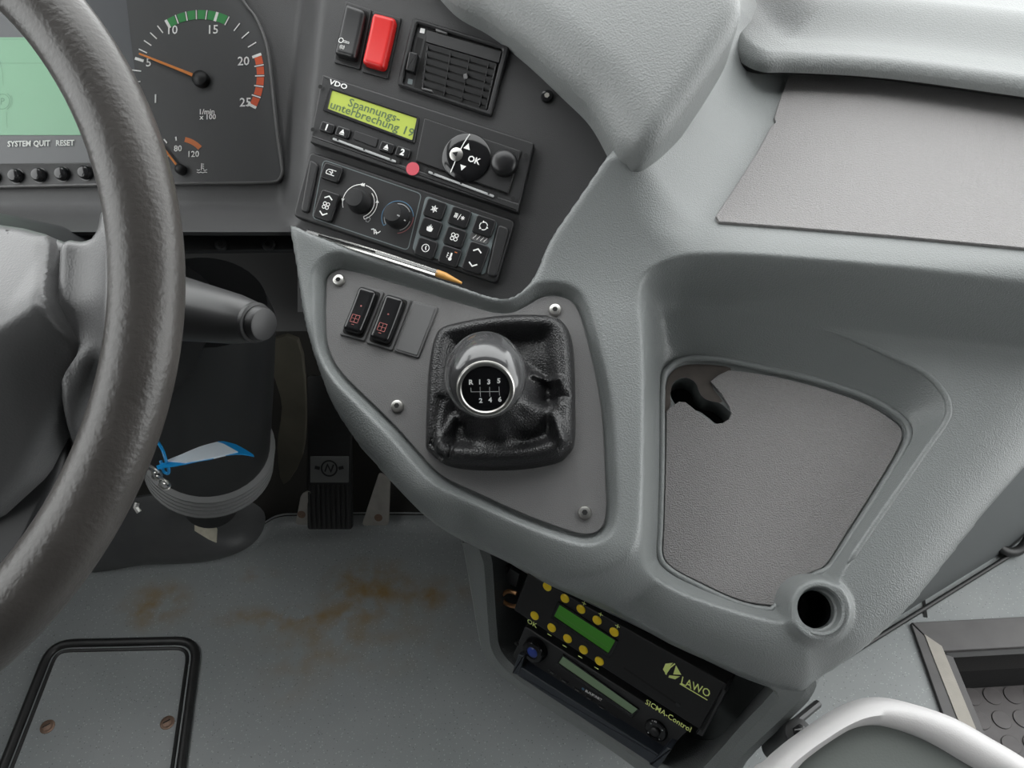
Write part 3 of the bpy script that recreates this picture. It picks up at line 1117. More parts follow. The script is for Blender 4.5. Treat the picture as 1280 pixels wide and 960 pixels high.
# roll along the windscreen side of the shelf
BZ = 0.932
BF = Fr((0, 0, BZ), (0, 0, 1), (1, 0, 0))
bl = smooth(BF.poly([(845, -40), (880, 15), (903, 48), (926, 73), (953, 86), (994, 87), (1108, 94), (1280, 117), (1500, 150), (1700, 178)], -0.012), 6, False)
bp_ = bl + [(bl[-1][0], 1.3), (bl[0][0], 1.3)]


def bol_h(U, V):
    d = sdist(bp_, U, V)
    h = 0.022 * sst(d, 0.045, 0.12) + 0.01 * np.clip((d - 0.125) / 0.3, 0, 1)
    return h - roll(d, 0.012, 0.012)


_bp = np.array(bp_)
vf = field((_bp[:, 0].min(), _bp[:, 0].max(), _bp[:, 1].min() - .003, 1.25), 0.004, bol_h, lambda U, V: sdist(bp_, U, V), 0.006)
mk('dash_roll', vf, MT['hood'], dash, BF, smooth=60)
gl_ = [tuple(p) for p in bl]
mk('gap_shade', tube([(x, y + 0.020, BZ - 0.016) for x, y in gl_], 0.008, 8), MT['rubber'], dash, ID4)  # black tube put in for the shadow in the gap under the roll

# ================================================================== INSTRUMENT CLUSTER
clu = thing('instrument_cluster', 'instrument cluster with rev counter, temperature gauge and pale green display behind the steering wheel', 'instrument cluster', I)
co = smooth(I.poly([(285, -40), (305, 0), (320, 20), (331, 45), (337, 70), (342, 115), (347, 162), (353, 205), (354, 216), (350, 225), (341, 229), (300, 230), (212, 231), (100, 233), (0, 235)], 0.004), 4, False) + I.poly([(-240, 238), (-240, -120), (240, -120)], 0.004)
mk('bezel', frame_ring(co, inset(ccw(co), 0.0022) if area2(co) > 0 else inset(ccw(co), 0.0022)[::1], -0.002, 0.0055, 0.0008), MT['panel'], clu)
mk('dial_face', prism(inset(ccw(co), 0.002), -0.002, 0.002), MT['dial'], clu)
hw = 0.0024
lc = I.poly([(-60, 47), (138, 47), (138, 169), (-60, 169)], hw)
mk('side_panel', flat(I.poly([(-230, -100), (146, -100), (170, 100), (196, 226), (-230, 232)], 0.0021), 0.0022), MT['dial2'], clu)
lcd = mk('display', prism(lc, 0.0022, 0.003), MT['lcd_pale'], clu, smooth=0)
for pl in ([(-60, 79), (140, 79)], [(-60, 49), (140, 49)], [(8, 140), (9, 160)], ):
    mk('display_line', stroke(I.poly(pl, .0031), 0.0004, 0.0031), MT['lcdline'], lcd, I)
cP = I.uv(3, 127, .0031)
mk('brake_symbol', join(ringflat(*cP, 0.0068, 0.0074, 0.0031), ringflat(*cP, 0.0085, 0.0091, 0.0031, -60, 60), stroke([(cP[0] + 0.0102 * math.cos(a), cP[1] + .0102 * math.sin(a)) for a in (-.6, -.3, 0, .3, .6)], .0004, .0031)), MT['lcdline'], lcd, I)
text(lcd, I, 'P', cP[0], cP[1], 0.009, 0.0031, MT['lcdline'])
mk('arc_symbol', stroke(smooth(I.poly([(-12, 60), (-2, 72), (3, 90), (4, 107)], .0031), 5, False), 0.0004, 0.0031), MT['lcdline'], lcd, I)
PXI = 0.00071
for s_, px, py in (('SYSTEM', 25, 180.5), ('QUIT', 53, 180), ('RESET', 82, 179.5)):
    u, v = I.uv(px, py, hw)
    text(clu, I, s_, u, v, 0.0074, 0.0035, MT['white'], xs=0.92, bold=0.0002)
# key strip with round keys
mk('key_strip', prism(I.poly([(-200, 207), (130, 203), (150, 231), (-200, 237)], 0.004), 0.001, 0.0045, 0.0006), MT['black2'], clu)
for px, py in ((-9, 221), (20, 220), (49, 219), (78, 217.5), (107, 216)):
    u, v = I.uv(px, py, 0.006)
    mk('round_key', lathe([(0.0072, 0.0040), (0.0072, 0.0049), (0.0063, 0.0050), (0.0062, 0.0085), (0.005, 0.0105), (0.003, 0.0112)], 24), MT['gloss'], clu, I.sub(u, v))
# rev counter scale
gc = np.array(I.uv(247, 97, hw))
scale_px = {1: (178, 128.5), 5: (169, 73), 10: (203.5, 18.5), 15: (271.5, 17), 20: (323, 69), 25: (326, 138)}
ang = {}
rad = []
for k, p in scale_px.items():
    q = np.array(I.uv(*p, hw)) - gc
    ang[k] = math.degrees(math.atan2(q[1], q[0])); rad.append(np.hypot(*q))
if ang[1] > 0: pass
ang[1] = ang[1] % 360 if ang[1] < 0 else ang[1]
ks = [1, 5, 10, 15, 20, 25]
av = [ang[1], ang[5], ang[10], ang[15], ang[20], ang[25]]
av = [a + 360 if a < -60 else a for a in av]
RO = float(np.mean(rad))


def sang(x):
    return float(np.interp(x, ks, av))


def sr(a):
    return RO


for k in range(1, 26):
    a = math.radians(sang(k))
    big = k % 5 == 0
    w = 0.0026 if big else 0.0011
    p = [(gc[0] + r * math.cos(a), gc[1] + r * math.sin(a)) for r in (RO * 0.86, RO * 1.0)]
    mk('tick', stroke(p, w, 0.0027 if big or k < 10 or k > 15 else 0.0028), MT['white'], clu)
for k in range(10, 16):
    mk('scale_segment', ringflat(*gc, RO * .865, RO, 0.0025, sang(k) - 1.2, sang(k + 1) + 1.2, 6), MT['green'], clu)
for k in range(20, 25):
    mk('scale_segment', ringflat(*gc, RO * .885, RO * .995, 0.0025, sang(k) - 1.2, sang(k + 1) + 1.2, 6), MT['orange'], clu)
for s_, px, py, sz in (('1', 194.5, 124, .0115), ('5', 186, 78.5, .0115), ('10', 215, 38, .0115), ('15', 266, 37.5, .0115), ('20', 304.5, 77, .0115), ('25', 307, 128.5, .0115), ('1/min', 258.5, 140, .0068), ('x 100', 260, 146.5, .0068), ('40', 206.5, 194, .0072), ('80', 222.5, 186, .0078), ('120', 241.5, 193, .0078)):
    u, v = I.uv(px, py, hw)
    text(clu, I, s_, u, v, sz, 0.0027, MT['white'], bold=0.00015)


def needle(p0, p1, r, w0, w1):
    a, b = np.array(I.uv(*p0, 0.006)), np.array(I.uv(*p1, 0.006))
    d = (b - a) / np.linalg.norm(b - a); n = np.array([-d[1], d[0]])
    mk('needle', prism([tuple(a + n * w0), tuple(a - n * w0), tuple(b - n * w1), tuple(b + n * w1)], 0.005, 0.0066, 0.0003), MT['needle'], clu)
    mk('needle_cap', lathe([(r, 0.0022), (r, 0.006), (r * .92, 0.0085), (r * .6, 0.0102), (r * .2, 0.0107)], 28), MT['black2'], clu, I.sub(*I.uv(*p0, 0.008)))


needle((249, 97), (174, 67), 0.0075, 0.0015, 0.0008)
needle((224, 210.5), (200, 179.5), 0.0048, 0.0011, 0.0006)
tcn = np.array(I.uv(223, 211, hw))
tp = [np.array(I.uv(*p, .0025)) - tcn for p in ((231, 175), (249, 186))]
ta = [math.degrees(math.atan2(q[1], q[0])) for q in tp]
tr = np.hypot(*tp[0])
mk('scale_segment', ringflat(*tcn, tr * .93, tr * 1.10, 0.0026, ta[0], ta[1], 10), MT['amber'], clu)
for p in (((205, 174), (209, 179)), ((220, 171), (220.5, 176))):
    mk('tick', stroke(I.poly(p, hw), 0.0014, 0.0027), MT['white'], clu)
tw = lambda pts: stroke(I.poly(pts, .0027), 0.0007, 0.0027)
mk('coolant_symbol', join(tw([(252, 204), (251.5, 213)]), tw([(252, 205), (255, 205.3)]), tw([(252, 207.5), (255, 207.8)]), tw([(252, 210), (255, 210.3)]),
                         tw([(246, 212), (248, 213), (250, 212)]), tw([(254, 212), (256, 213), (259, 212)]), tw([(246, 215), (248.5, 216), (251, 215), (253.5, 216), (256, 215), (259, 215.6)])), MT['white'], clu)
# clear lens
lo_ = smooth(I.poly([(285, -40), (305, 0), (320, 20), (330, 45), (336, 70), (341, 115), (346, 162), (351, 205), (352, 216), (348, 223), (341, 226)], 0.0125), 4, False) + I.poly([(212, 228), (196, 204), (-240, 207), (-240, -120), (240, -120)], 0.0125)
mk('lens', flat(lo_, 0.0125), MT['lens'], clu)

# ================================================================== ROCKER SWITCHES
def quad_frame(F, tl, tr_, bl_, br, h=0.0):
    """frame fitted to four pixel corners of a rectangle on plane F; returns frame, width, height"""
    c = [np.array(F.uv(*p, h)) for p in (tl, tr_, br, bl_)]
    m = sum(c) / 4
    ex = (c[1] - c[0] + c[2] - c[3]) / 2
    ey = (c[0] - c[3] + c[1] - c[2]) / 2
    ea = math.atan2(ex[1], ex[0])
    w = np.linalg.norm(ex)
    hh = abs(-math.sin(ea) * ey[0] + math.cos(ea) * ey[1])
    return F.sub(m[0], m[1], 0.0, ea), w, hh


def skew(F, tl, tr_, bl_, br, h=0.0):
    """outline (local to F) of a rounded quad from its four pixel corners"""
    return [F.uv(*p, h) for p in (bl_, br, tr_, tl)]


def rocker(name, label, F, corners, mat, tilt=0.0, icon=None, group=None, fill=(0.72, 0.80)):
    tl, tr_, bl_, br = corners
    f, w, h = quad_frame(F, tl, tr_, bl_, br)
    t = thing(name, label, 'switch', f, group)
    q = [f.loc(F.hit(*p))[:2] for p in (bl_, br, tr_, tl)]
    q = [tuple(p) for p in q]
    mk('housing', prism(roundpoly(q, 0.0015), -0.004, 0.0022, 0.0008), MT['black2'] if mat is not MT['gl2'] else MT['blank'], t)
    cxy = np.mean(np.array(q), 0)
    k = [tuple(cxy + (np.array(p) - cxy) * np.array(fill)) for p in q]
    mk('well', flat(roundpoly([tuple(cxy + (np.array(p) - cxy) * np.array([fill[0] + .1, fill[1] + .06])) for p in q], 0.003), 0.0024), MT['cavity'], t)
    ko = ccw(roundpoly(k, 0.0042, 5))
    kb = np.array(ko)

    def rk_h(U, V):
        yy = (V - cxy[1]) / (h * 0.5)
        return 0.0098 + tilt * yy + 0.0012 * yy * yy - roll(sdist(ko, U, V), 0.0038, 0.0042)
    V, Fc = field((kb[:, 0].min() - .0005, kb[:, 0].max() + .0005, kb[:, 1].min() - .0005, kb[:, 1].max() + .0005), 0.0007, rk_h, lambda U, V: sdist(ko, U, V), 0.0045)
    rk = mk('rocker', (V, Fc), mat, t, smooth=60)
    if icon: icon(rk, f, w, h)
    return t


MT['gl2'] = plastic('black_gloss_switch', (0.012, 0.012, 0.013), 0.14)


def icon_key(rk, f, w, h):
    z = 0.0112
    u, v = -w * .16, -h * .19
    mk('key_symbol', join(ringflat(u, v, .0017, .0023, z, n=16), stroke([(u + .002, v + .0005), (u + .0075, v + .0003)], .0004, z), stroke([(u + .002, v - .0008), (u + .0075, v - .0009), (u + .0075, v + .0003)], .0004, z),
                           ringflat(u + .003, v - .0052, .0009, .0013, z, n=12), ringflat(u + .003, v - .0052, .0019, .0022, z, 120, 240, 8), ringflat(u + .003, v - .0052, .0019, .0022, z, -60, 60, 8)), MT['white'], rk, f)


def icon_red(rk, f, w, h):
    z = 0.0108
    u, v = 0, -h * .19
    a = .0032
    mk('door_symbol', join(stroke([(u - a, v - a), (u + a, v - a), (u + a, v + a), (u - a, v + a)], .0004, z, True), stroke([(u, v - a), (u, v + a)], .0004, z), stroke([(u - a, v), (u + a, v)], .0003, z),
                            stroke([(u - .0012, v - a - .002), (u + .0012, v - a - .002)], .0004, z)), MT['redprint'], rk, f)
    mk('indicator', flat(circ(0.0005, h * .07, .0007, 10), 0.0101), MT['redprint'], rk, f)


Z1 = lambda x, y: (390 + x / 4.741, y / 4.741)
rocker('rocker_switch', 'black rocker switch with a white key symbol beside the red one', S, [Z1(205, 15), Z1(358, 65), Z1(132, 375), Z1(288, 418)], MT['key'], -0.0012, icon_key, 'dash switches', (0.80, 0.84))
rocker('rocker_switch', 'bright red rocker switch between the key switch and the air vent', S, [Z1(372, 70), Z1(533, 112), Z1(297, 430), Z1(452, 475)], MT['red'], -0.0008, None, 'dash switches', (0.84, 0.84))
Z5 = lambda x, y: (370 + x / 3.2, 330 + y / 3.2)
rocker('rocker_switch', 'glossy black console switch with red print nearest the console corner screw', G, [Z5(258, 86), Z5(355, 115), Z5(176, 285), Z5(276, 312)], MT['gl2'], 0.0006, icon_red, 'console switches', (0.74, 0.86))
rocker('rocker_switch', 'glossy black console switch with red print beside the blank cover', G, [Z5(362, 116), Z5(463, 146), Z5(282, 318), Z5(386, 350)], MT['gl2'], 0.0006, icon_red, 'console switches', (0.74, 0.86))
f, w, h = quad_frame(G, Z5(470, 150), Z5(570, 176), Z5(392, 350), Z5(492, 380))
q = [tuple(f.loc(G.hit(*p))[:2]) for p in (Z5(392, 350), Z5(492, 380), Z5(570, 176), Z5(470, 150))]
bk = mk('blank_cover', join(prism(roundpoly(q, 0.002), -0.003, 0.002, 0.0008), prism(roundpoly(inset(ccw(q), 0.0016), 0.0015), 0.001, 0.0026, 0.0005)), MT['blank'], None, f)
tag(bk, 'plain dark grey blank cover next to the console switches', 'cover')

# ================================================================== AIR VENT
vq = [Z1(605, 117), Z1(1175, 292), Z1(510, 515), Z1(1065, 700)]
vfm, vw, vh = quad_frame(S, *vq)
ven = thing('air_vent', 'black square air vent with slanted slats on the dash', 'vent', vfm)


def vloc(px, py, h=0.0):
    q = vfm.loc(S.hit(px, py, h))
    return (q[0], q[1])


vo = roundpoly([vloc(*Z1(510, 515)), vloc(*Z1(1065, 700)), vloc(*Z1(1175, 292)), vloc(*Z1(605, 117))], 0.003)
vi = roundpoly([vloc(*Z1(540, 505)), vloc(*Z1(1045, 668)), vloc(*Z1(1135, 305)), vloc(*Z1(628, 150))], 0.002)
mk('frame', frame_ring(vo, vi, -0.002, 0.005, 0.0012, -0.0), MT['black2'], ven)
mk('backing', flat(vi, 0.0006), MT['cavity'], ven)
# hood plate and slats
A, B, C, D = [np.array(vloc(*Z1(*p))) for p in ((690, 195), (1128, 320), (1050, 660), (650, 530))]  # TL TR BR BL of the grille


def bil(s, t):
    return (A * (1 - s) + B * s) * (1 - t) + (D * (1 - s) + C * s) * t


def qplate(s0, s1, t0, t1, z0, z1, ztop=None):
    p = [tuple(bil(s0, t1)), tuple(bil(s1, t1)), tuple(bil(s1, t0)), tuple(bil(s0, t0))]
    return prism(p, z0, z1, 0.0003)


mk('upper_plate', qplate(0, 1, 0.0, 0.20, 0.0005, 0.0048), MT['black2'], ven)
for k, t in enumerate((0.21, 0.34, 0.47, 0.60, 0.73, 0.86)):
    p0, p1, p2, p3 = bil(0.0, t), bil(0.97, t), bil(0.97, t + 0.075), bil(0.0, t + 0.075)
    V = [(*p0, 0.0035), (*p1, 0.0035), (*p2, 0.0012), (*p3, 0.0012), (*p0, 0.0022), (*p1, 0.0022), (*p2, 0.0007), (*p3, 0.0007)]
    mk('slat', (V, [(3, 2, 1, 0), (4, 5, 6, 7), (0, 1, 5, 4), (2, 3, 7, 6), (1, 2, 6, 5), (3, 0, 4, 7)]), MT['black2'], ven, smooth=0)
for s in (0.02, 0.34, 0.60, 0.86, 0.96):
    wv = 0.012 if s in (0.34, .60, .86) else 0.02
    mk('fin', qplate(s - wv * .5, s + wv * .5, 0.21, 0.99, 0.0006, 0.0026), MT['black2'], ven)
rx = bil(0.60, 0.58)
mk('pin', prism(rr(rx[0], rx[1], .0035, .005, .001, 0.5), 0.002, 0.0046, 0.0006), MT['blank'], ven)
sl = [vloc(*Z1(*p)) for p in ((545, 500), (605, 520), (690, 170), (632, 150))]
mk('slider_track', flat(sl, 0.0009), MT['black2'], ven)
mk('slider', prism(roundpoly([vloc(*Z1(*p)) for p in ((567, 435), (615, 450), (640, 340), (588, 325))], .0012), 0.0008, 0.0075, 0.0012), MT['key'], ven)
mk('slider_slot', flat([vloc(*Z1(*p)) for p in ((605, 330), (640, 325), (660, 235), (628, 222))], 0.0012), MT['cavity'], ven)
mk('indicator', flat(roundpoly([vloc(*Z1(*p)) for p in ((640, 198), (668, 204), (672, 176), (646, 170))], .0005), 0.0014), MT['white'], ven)
mk('indicator', flat(roundpoly([vloc(*Z1(*p)) for p in ((568, 500), (596, 506), (600, 476), (573, 470))], .0005), 0.0014), MT['teal'], ven)
for p in (((742, 190), (806, 212), (811, 222), (742, 203)), ((660, 535), (720, 550), (724, 562), (660, 545))):
    mk('clip', prism([vloc(*Z1(*q)) for q in p][::-1], 0.001, 0.006, 0.0003), MT['blank'], ven)

# ================================================================== TACHOGRAPH
Z3 = lambda x, y: (380 + x / 4.267, 80 + y / 4.267)
th = 0.010
tfm, twd, tht = quad_frame(S, Z3(97, 55), Z3(1228, 420), Z3(30, 410), Z3(1140, 790), th)
tac = thing('tachograph', 'black tachograph with a lit lime text display in the centre stack', 'tachograph', tfm)


def TL(x, y, h=th):
    q = tfm.loc(S.hit(*Z3(x, y), h))
    return (q[0], q[1])


def TP(pts, h=th):
    return [TL(x, y, h) for x, y in pts]


mk('body', prism(roundpoly(TP([(30, 410), (1140, 790), (1228, 420), (97, 55)]), 0.002), 0.0, th, 0.0012), MT['black2'], tac)
# lower step
mk('lower_bar', prism(roundpoly(TP([(30, 415), (1140, 790), (1150, 745), (38, 378)], th + .002), 0.001), 0.002, th + 0.002, 0.0012), MT['black2'], tac)
lq = TP([(118, 235), (592, 425), (612, 290), (150, 138)], th)
lq_o = roundpoly(TP([(100, 250), (590, 428), (615, 285), (140, 125)], th), 0.002)
mk('display_bezel', frame_ring(lq_o, roundpoly(TP([(128, 240), (578, 408), (603, 292), (152, 143)], th), 0.001), th - .001, th + 0.0016, 0.0005, th), MT['key'], tac)
ld = mk('display', prism(roundpoly(TP([(128, 240), (578, 408), (603, 292), (152, 143)], th), 0.001), th, th + 0.0006), MT['lcd_lime'], tac, smooth=0)


def ttext(parent, s, x, y, size, mat, h=th + .0008, align='CENTER', dirp=None, bold=0.0001, xs=1.0):
    u, v = TL(x, y, h)
    rot = 0.0
    if dirp:
        a, b = np.array(TL(*dirp[0], h)), np.array(TL(*dirp[1], h))
        rot = math.atan2(b[1] - a[1], b[0] - a[0])
    text(parent, tfm, s, u, v, size, h, mat, rot, xs, align, 0.0, bold)


rowd = ((130, 190), (590, 345))
for s_, (xa, ya), (xb, yb) in (('Spannungs-', (238, 205), (512, 294)), ('unterbrechung 19', (142, 216), (584, 371))):
    pa_, pb_2 = np.array(TL(xa, ya, th + .0008)), np.array(TL(xb, yb, th + .0008))
    pm_ = (pa_ + pb_2) / 2
    TEXTS.append((ld, tfm, s_, pm_[0], pm_[1], 0.0098, th + .0008, MT['ink'], math.atan2(*(pb_2 - pa_)[::-1]), ('fit', float(np.linalg.norm(pb_2 - pa_))), 'CENTER', 0.0, 0.00012))
ttext(tac, 'VDO', 183, 110, 0.0062, MT['white'], th + .0003, xs=1.25)
for (x0, y0, x1, y1, ic) in ((85, 300, 165, 375, '1'), (168, 325, 250, 400, 'u'), (403, 410, 485, 475, 'u'), (487, 440, 572, 500, '2')):
    cx, cy = TL((x0 + x1) / 2 - 4, (y0 + y1) / 2, th + .003)
    b = mk('key', prism(rr(cx, cy, 0.0126, 0.0086, .0018), th - .001, th + .003, .0012), MT['key'], tac)
    if ic == 'u':
        mk('eject_symbol', join(flat([(cx - .0022, cy - .0012), (cx + .0022, cy - .0012), (cx, cy + .0024)], th + .0032), stroke([(cx - .0022, cy - .0021), (cx + .0022, cy - .0021)], .0007, th + .0032)), MT['white'], b, tfm, smooth=0)
    else:
        text(b, tfm, ic, cx, cy - .0003, .0072, th + .0032, MT['white'], bold=.0003)
mk('service_cover', prism(roundpoly(TP([(262, 400), (385, 448), (398, 400), (275, 358)]), .0012), th - .001, th + .0012, .0005), MT['black2'], tac)
for a, b in (((160, 405), (495, 528)), ((668, 582), (1015, 712))):
    p, q = np.array(TL(*a)), np.array(TL(*b))
    m = (p + q) / 2
    an = math.atan2(q[1] - p[1], q[0] - p[0])
    L = np.linalg.norm(q - p)
    nx, ny = -math.sin(an), math.cos(an)
    mk('card_slot', flat(rr(m[0] + nx * .0012, m[1] + ny * .0012, L + .006, .0046, .0018, an), th + .0022), MT['cavity'], tac)
    sl_ = mk('card_slot_edge', prism(rr(m[0], m[1], L, .0020, .0008, an), th + .001, th + .0034, .0004), MT['dimwhite'], tac)
    for s in (-.42, 0, .42):
        mk('notch', flat(circ(m[0] + s * L * math.cos(an) + nx * .0006, m[1] + s * L * math.sin(an) + ny * .0006, .0009, 10), th + .0036), MT['cavity'], sl_, tfm, smooth=0)
for p in ((92, 127), (52, 355), (1184, 492), (1117, 722)):
    mk('pin_hole', flat(circ(*TL(*p), .0018, 16), th + .0024), MT['cavity'], tac, smooth=0)
mk('printer_cover', prism(roundpoly(TP([(598, 520), (1090, 695), (1160, 468), (645, 292)]), .0012), th - .001, th + .0022, .0008), MT['black2'], tac)
mk('cover_seam', stroke(TP([(600, 522), (1092, 697), (1162, 468), (645, 290), (600, 522)], th + .0004), .0009, th + .0006), MT['cavity'], tac)
pc = TL(865, 497, th + .004)
pd = mk('menu_pad', lathe([(.0205, th + .002), (.0205, th + .0034), (.0190, th + .0046), (.012, th + .0052), (.004, th + .0054)], 40), MT['gloss'], tac, tfm.sub(*pc))
pz = th + .0057
ps = stroke(smooth([(pc[0] + x, pc[1] + y) for x, y in ((-.0035, .0185), (-.0058, .008), (-.0068, -.002), (-.0075, -.0165))], 5, False), .0008, pz)
tri = lambda x, y, s, d=1: flat([(x - s, y - s * .8 * d), (x + s, y - s * .8 * d), (x, y + s * d)], pz)
tu, td = TL(872, 440, pz), TL(845, 553, pz)
mk('menu_symbols', join(ps, tri(*tu, .0028), tri(*td, .0026, -1)), MT['white'], pd, tfm, smooth=0)
bc = TL(812, 482, pz)
mk('back_button', lathe([(.0058, .0), (.0056, .0012), (.003, .002)], 24), MT['chrome'], pd, tfm.sub(bc[0], bc[1], th + .0048))
mk('back_arrow', flat([(bc[0] - .0032, bc[1]), (bc[0] + .001, bc[1] + .0022), (bc[0] + .001, bc[1] - .0022)], th + .0072), MT['key'], pd, tfm, smooth=0)
uo, vo_ = TL(906, 513, pz)
text(pd, tfm, 'OK', uo, vo_, .0072, pz, MT['white'], bold=.0002)
bc = TL(1067, 525, th + .006)
mk('round_knob', lathe([(.0112, th + .002), (.0108, th + .0062), (.0098, th + .0078), (.007, th + .0092), (.003, th + .0098)], 32), MT['key'], tac, tfm.sub(*bc))
ss = TL(579, 558, th + .003)
mk('sticker', prism(circ(*ss, .0056, 24), th + .002, th + .0028), MT['pink'], tac)

# ================================================================== CLIMATE CONTROL
Z4 = lambda x, y: (360 + x / 4, 160 + y / 4)
ch = 0.007
cfm, cw, chh = quad_frame(S, Z4(108, 118), Z4(1135, 462), Z4(22, 440), Z4(1040, 778), ch)
cli = thing('climate_control', 'black heater control panel with two dials and rows of symbol keys below the tachograph', 'control panel', cfm)


def CL(x, y, h=ch):
    q = cfm.loc(S.hit(*Z4(x, y), h))
    return (q[0], q[1])


def CP(pts, h=ch):
    return [CL(x, y, h) for x, y in pts]


mk('body', prism(roundpoly(CP([(22, 440), (1042, 778), (1135, 462), (108, 116)]), 0.005, 5), 0.0, ch, 0.0018), MT['black2'], cli)
for p in ([(62, 415), (100, 425), (152, 180), (108, 155)], [(990, 735), (1042, 745), (1105, 500), (1050, 480)]):
    mk('side_grip', prism(roundpoly(CP(p, ch + .0025), 0.0035, 5), ch - .001, ch + 0.0025, 0.0014), MT['black2'], cli)
line_l = roundpoly(CP([(122, 450), (600, 612), (668, 330), (178, 160)]), .004, 4)
mk('border_line', stroke(line_l, .0008, ch + .0003, True), MT['teal'], cli)
kz = roundpoly(CP([(620, 612), (985, 738), (1050, 470), (690, 338)]), .004, 4)
mk('key_field', prism(kz, ch - .001, ch + .0006, .0003), MT['teal'], cli)
KEYH = 0.0042


def ckey(x, y, w, h):
    cx, cy = CL(x, y, ch + KEYH)
    return mk('key', prism(rr(cx, cy, w, h, .0028), ch - .0005, ch + KEYH, .0011, 4), MT['key'], cli), cx, cy


zi = ch + KEYH + .0002


def sy(b, *vfs, mat='white'):
    mk('key_symbol', join(*vfs), MT[mat], b, cfm, smooth=0)


def fan(cx, cy, r):
    return [ringflat(cx + r * math.cos(a), cy + r * math.sin(a), r * .5, r * .8, zi, n=14) for a in (math.pi / 4 + k * math.pi / 2 for k in range(4))]


def chev(cx, cy, s, d):
    return stroke([(cx - s, cy - s * .35 * d), (cx, cy + s * .35 * d), (cx + s, cy - s * .35 * d)], .0011, zi)


def lin(cx, cy, pts, w=.0006):
    return stroke([(cx + x * 1e-3, cy + y * 1e-3) for x, y in pts], w, zi)


KW, KH = .0172, .0158
b, cx, cy = ckey(216, 222, .0172, .0142)
sy(b, lin(cx, cy, [(-4, -2), (-4.4, 0), (-3, 2), (0, 2.2), (4, 2.2)]), lin(cx, cy, [(-4, -2), (3.5, -2.2)]), lin(cx, cy, [(0, 2), (1.5, 0), (0, -.6), (1, -1.8)]), lin(cx, cy, [(-2, .2), (0, 0)]))
b, cx, cy = ckey(190, 388, .0172, .0250)
sy(b, *fan(cx, cy, .0021), chev(cx, cy + .0072, .0036, 1), chev(cx, cy - .0072, .0036, -1))
b, cx, cy = ckey(732, 405, KW, KH)
sy(b, *[lin(cx, cy, [(-3.1 * math.cos(a), -3.1 * math.sin(a)), (3.1 * math.cos(a), 3.1 * math.sin(a))], .0007) for a in (0.52, 1.57, 2.62)], ringflat(cx, cy, .0015, .0020, zi, n=12))
b, cx, cy = ckey(856, 445, KW, KH)
sy(b, *[lin(cx, cy, [(x, 1.6), (x + .3, .4), (x - .2, -.6), (x, -1.6)], .0006) for x in (-4, -3, -2)], lin(cx, cy, [(-4.4, 2.1), (-1.6, 2.1)]), lin(cx, cy, [(-.6, -2.6), (.8, 2.6)]), *[lin(cx + .0032, cy, [(-1.7 * math.cos(a), -1.7 * math.sin(a)), (1.7 * math.cos(a), 1.7 * math.sin(a))], .0006) for a in (0.52, 1.57, 2.62)])
b, cx, cy = ckey(978, 490, KW, KH)
sy(b, *[ringflat(cx, cy, .0029, .0036, zi, a, a + 80, 8) for a in (20, 140, 260)], *[flat([(cx + .0033 * math.cos(a) + .0013 * math.cos(a + t), cy + .0033 * math.sin(a) + .0013 * math.sin(a + t)) for t in (0, 2.1, 4.2)], zi) for a in (math.radians(110), math.radians(230), math.radians(350))])
b, cx, cy = ckey(710, 500, KW, KH)
sy(b, flat(smooth([(cx + x * 1e-3, cy + y * 1e-3) for x, y in ((-1.8, -2.8), (1.8, -2.8), (2.6, -1), (2.6, .8), (1.7, .2), (1.5, 2.2), (.7, 1), (0, 3.4), (-.7, 1), (-1.5, 2.2), (-1.7, .2), (-2.6, .8), (-2.6, -1))], 3), zi))
b, cx, cy = ckey(832, 545, KW, KH)
sy(b, *fan(cx, cy, .0022))
b, cx, cy = ckey(688, 600, KW, KH)
sy(b, ringflat(cx, cy, .0028, .0034, zi, n=24), lin(cx, cy, [(0, 1.8), (0, 0), (.9, -1.5)], .0009))
b, cx, cy = ckey(808, 640, KW, KH)
sy(b, lin(cx, cy, [(1, 3), (1, -1.5)], .0016), flat(circ(cx + .001, cy - .0022, .0015, 14), zi), lin(cx, cy, [(-2.4, 2.4), (-1.4, 1.8), (-2.4, 1.2)], .0005), lin(cx, cy, [(-2.4, .6), (-1.4, 0), (-2.4, -.6)], .0005), lin(cx, cy, [(-2.4, -1.2), (-1.4, -1.8)], .0005))
mk('indicator', flat([(cx + .0030, cy + .0042), (cx + .0052, cy + .0042), (cx + .0052, cy + .0048), (cx + .0030, cy + .0048)], zi), MT['amber'], b, cfm, smooth=0)
b, cx, cy = ckey(936, 648, KW, .0250)
sy(b, chev(cx, cy + .0062, .0036, 1), chev(cx, cy - .0062, .0036, -1))
ax, ay = CL(958, 553)
mk('label_field', prism(rr(ax, ay, .0165, .0066, .003), ch, ch + .0012, .0003), MT['blank'], cli)
mk('air_symbol', join(*[stroke([(ax + (x - .8) * 1e-3, ay - .0018), (ax + (x - .2) * 1e-3, ay - .0004), (ax + (x + .4) * 1e-3, ay + .0002), (ax + (x + 1.1) * 1e-3, ay + .0020)], .0007, ch + .0014) for x in (-4.3, -1, 2.3, 5.2)]), MT['white'], cli, smooth=0)
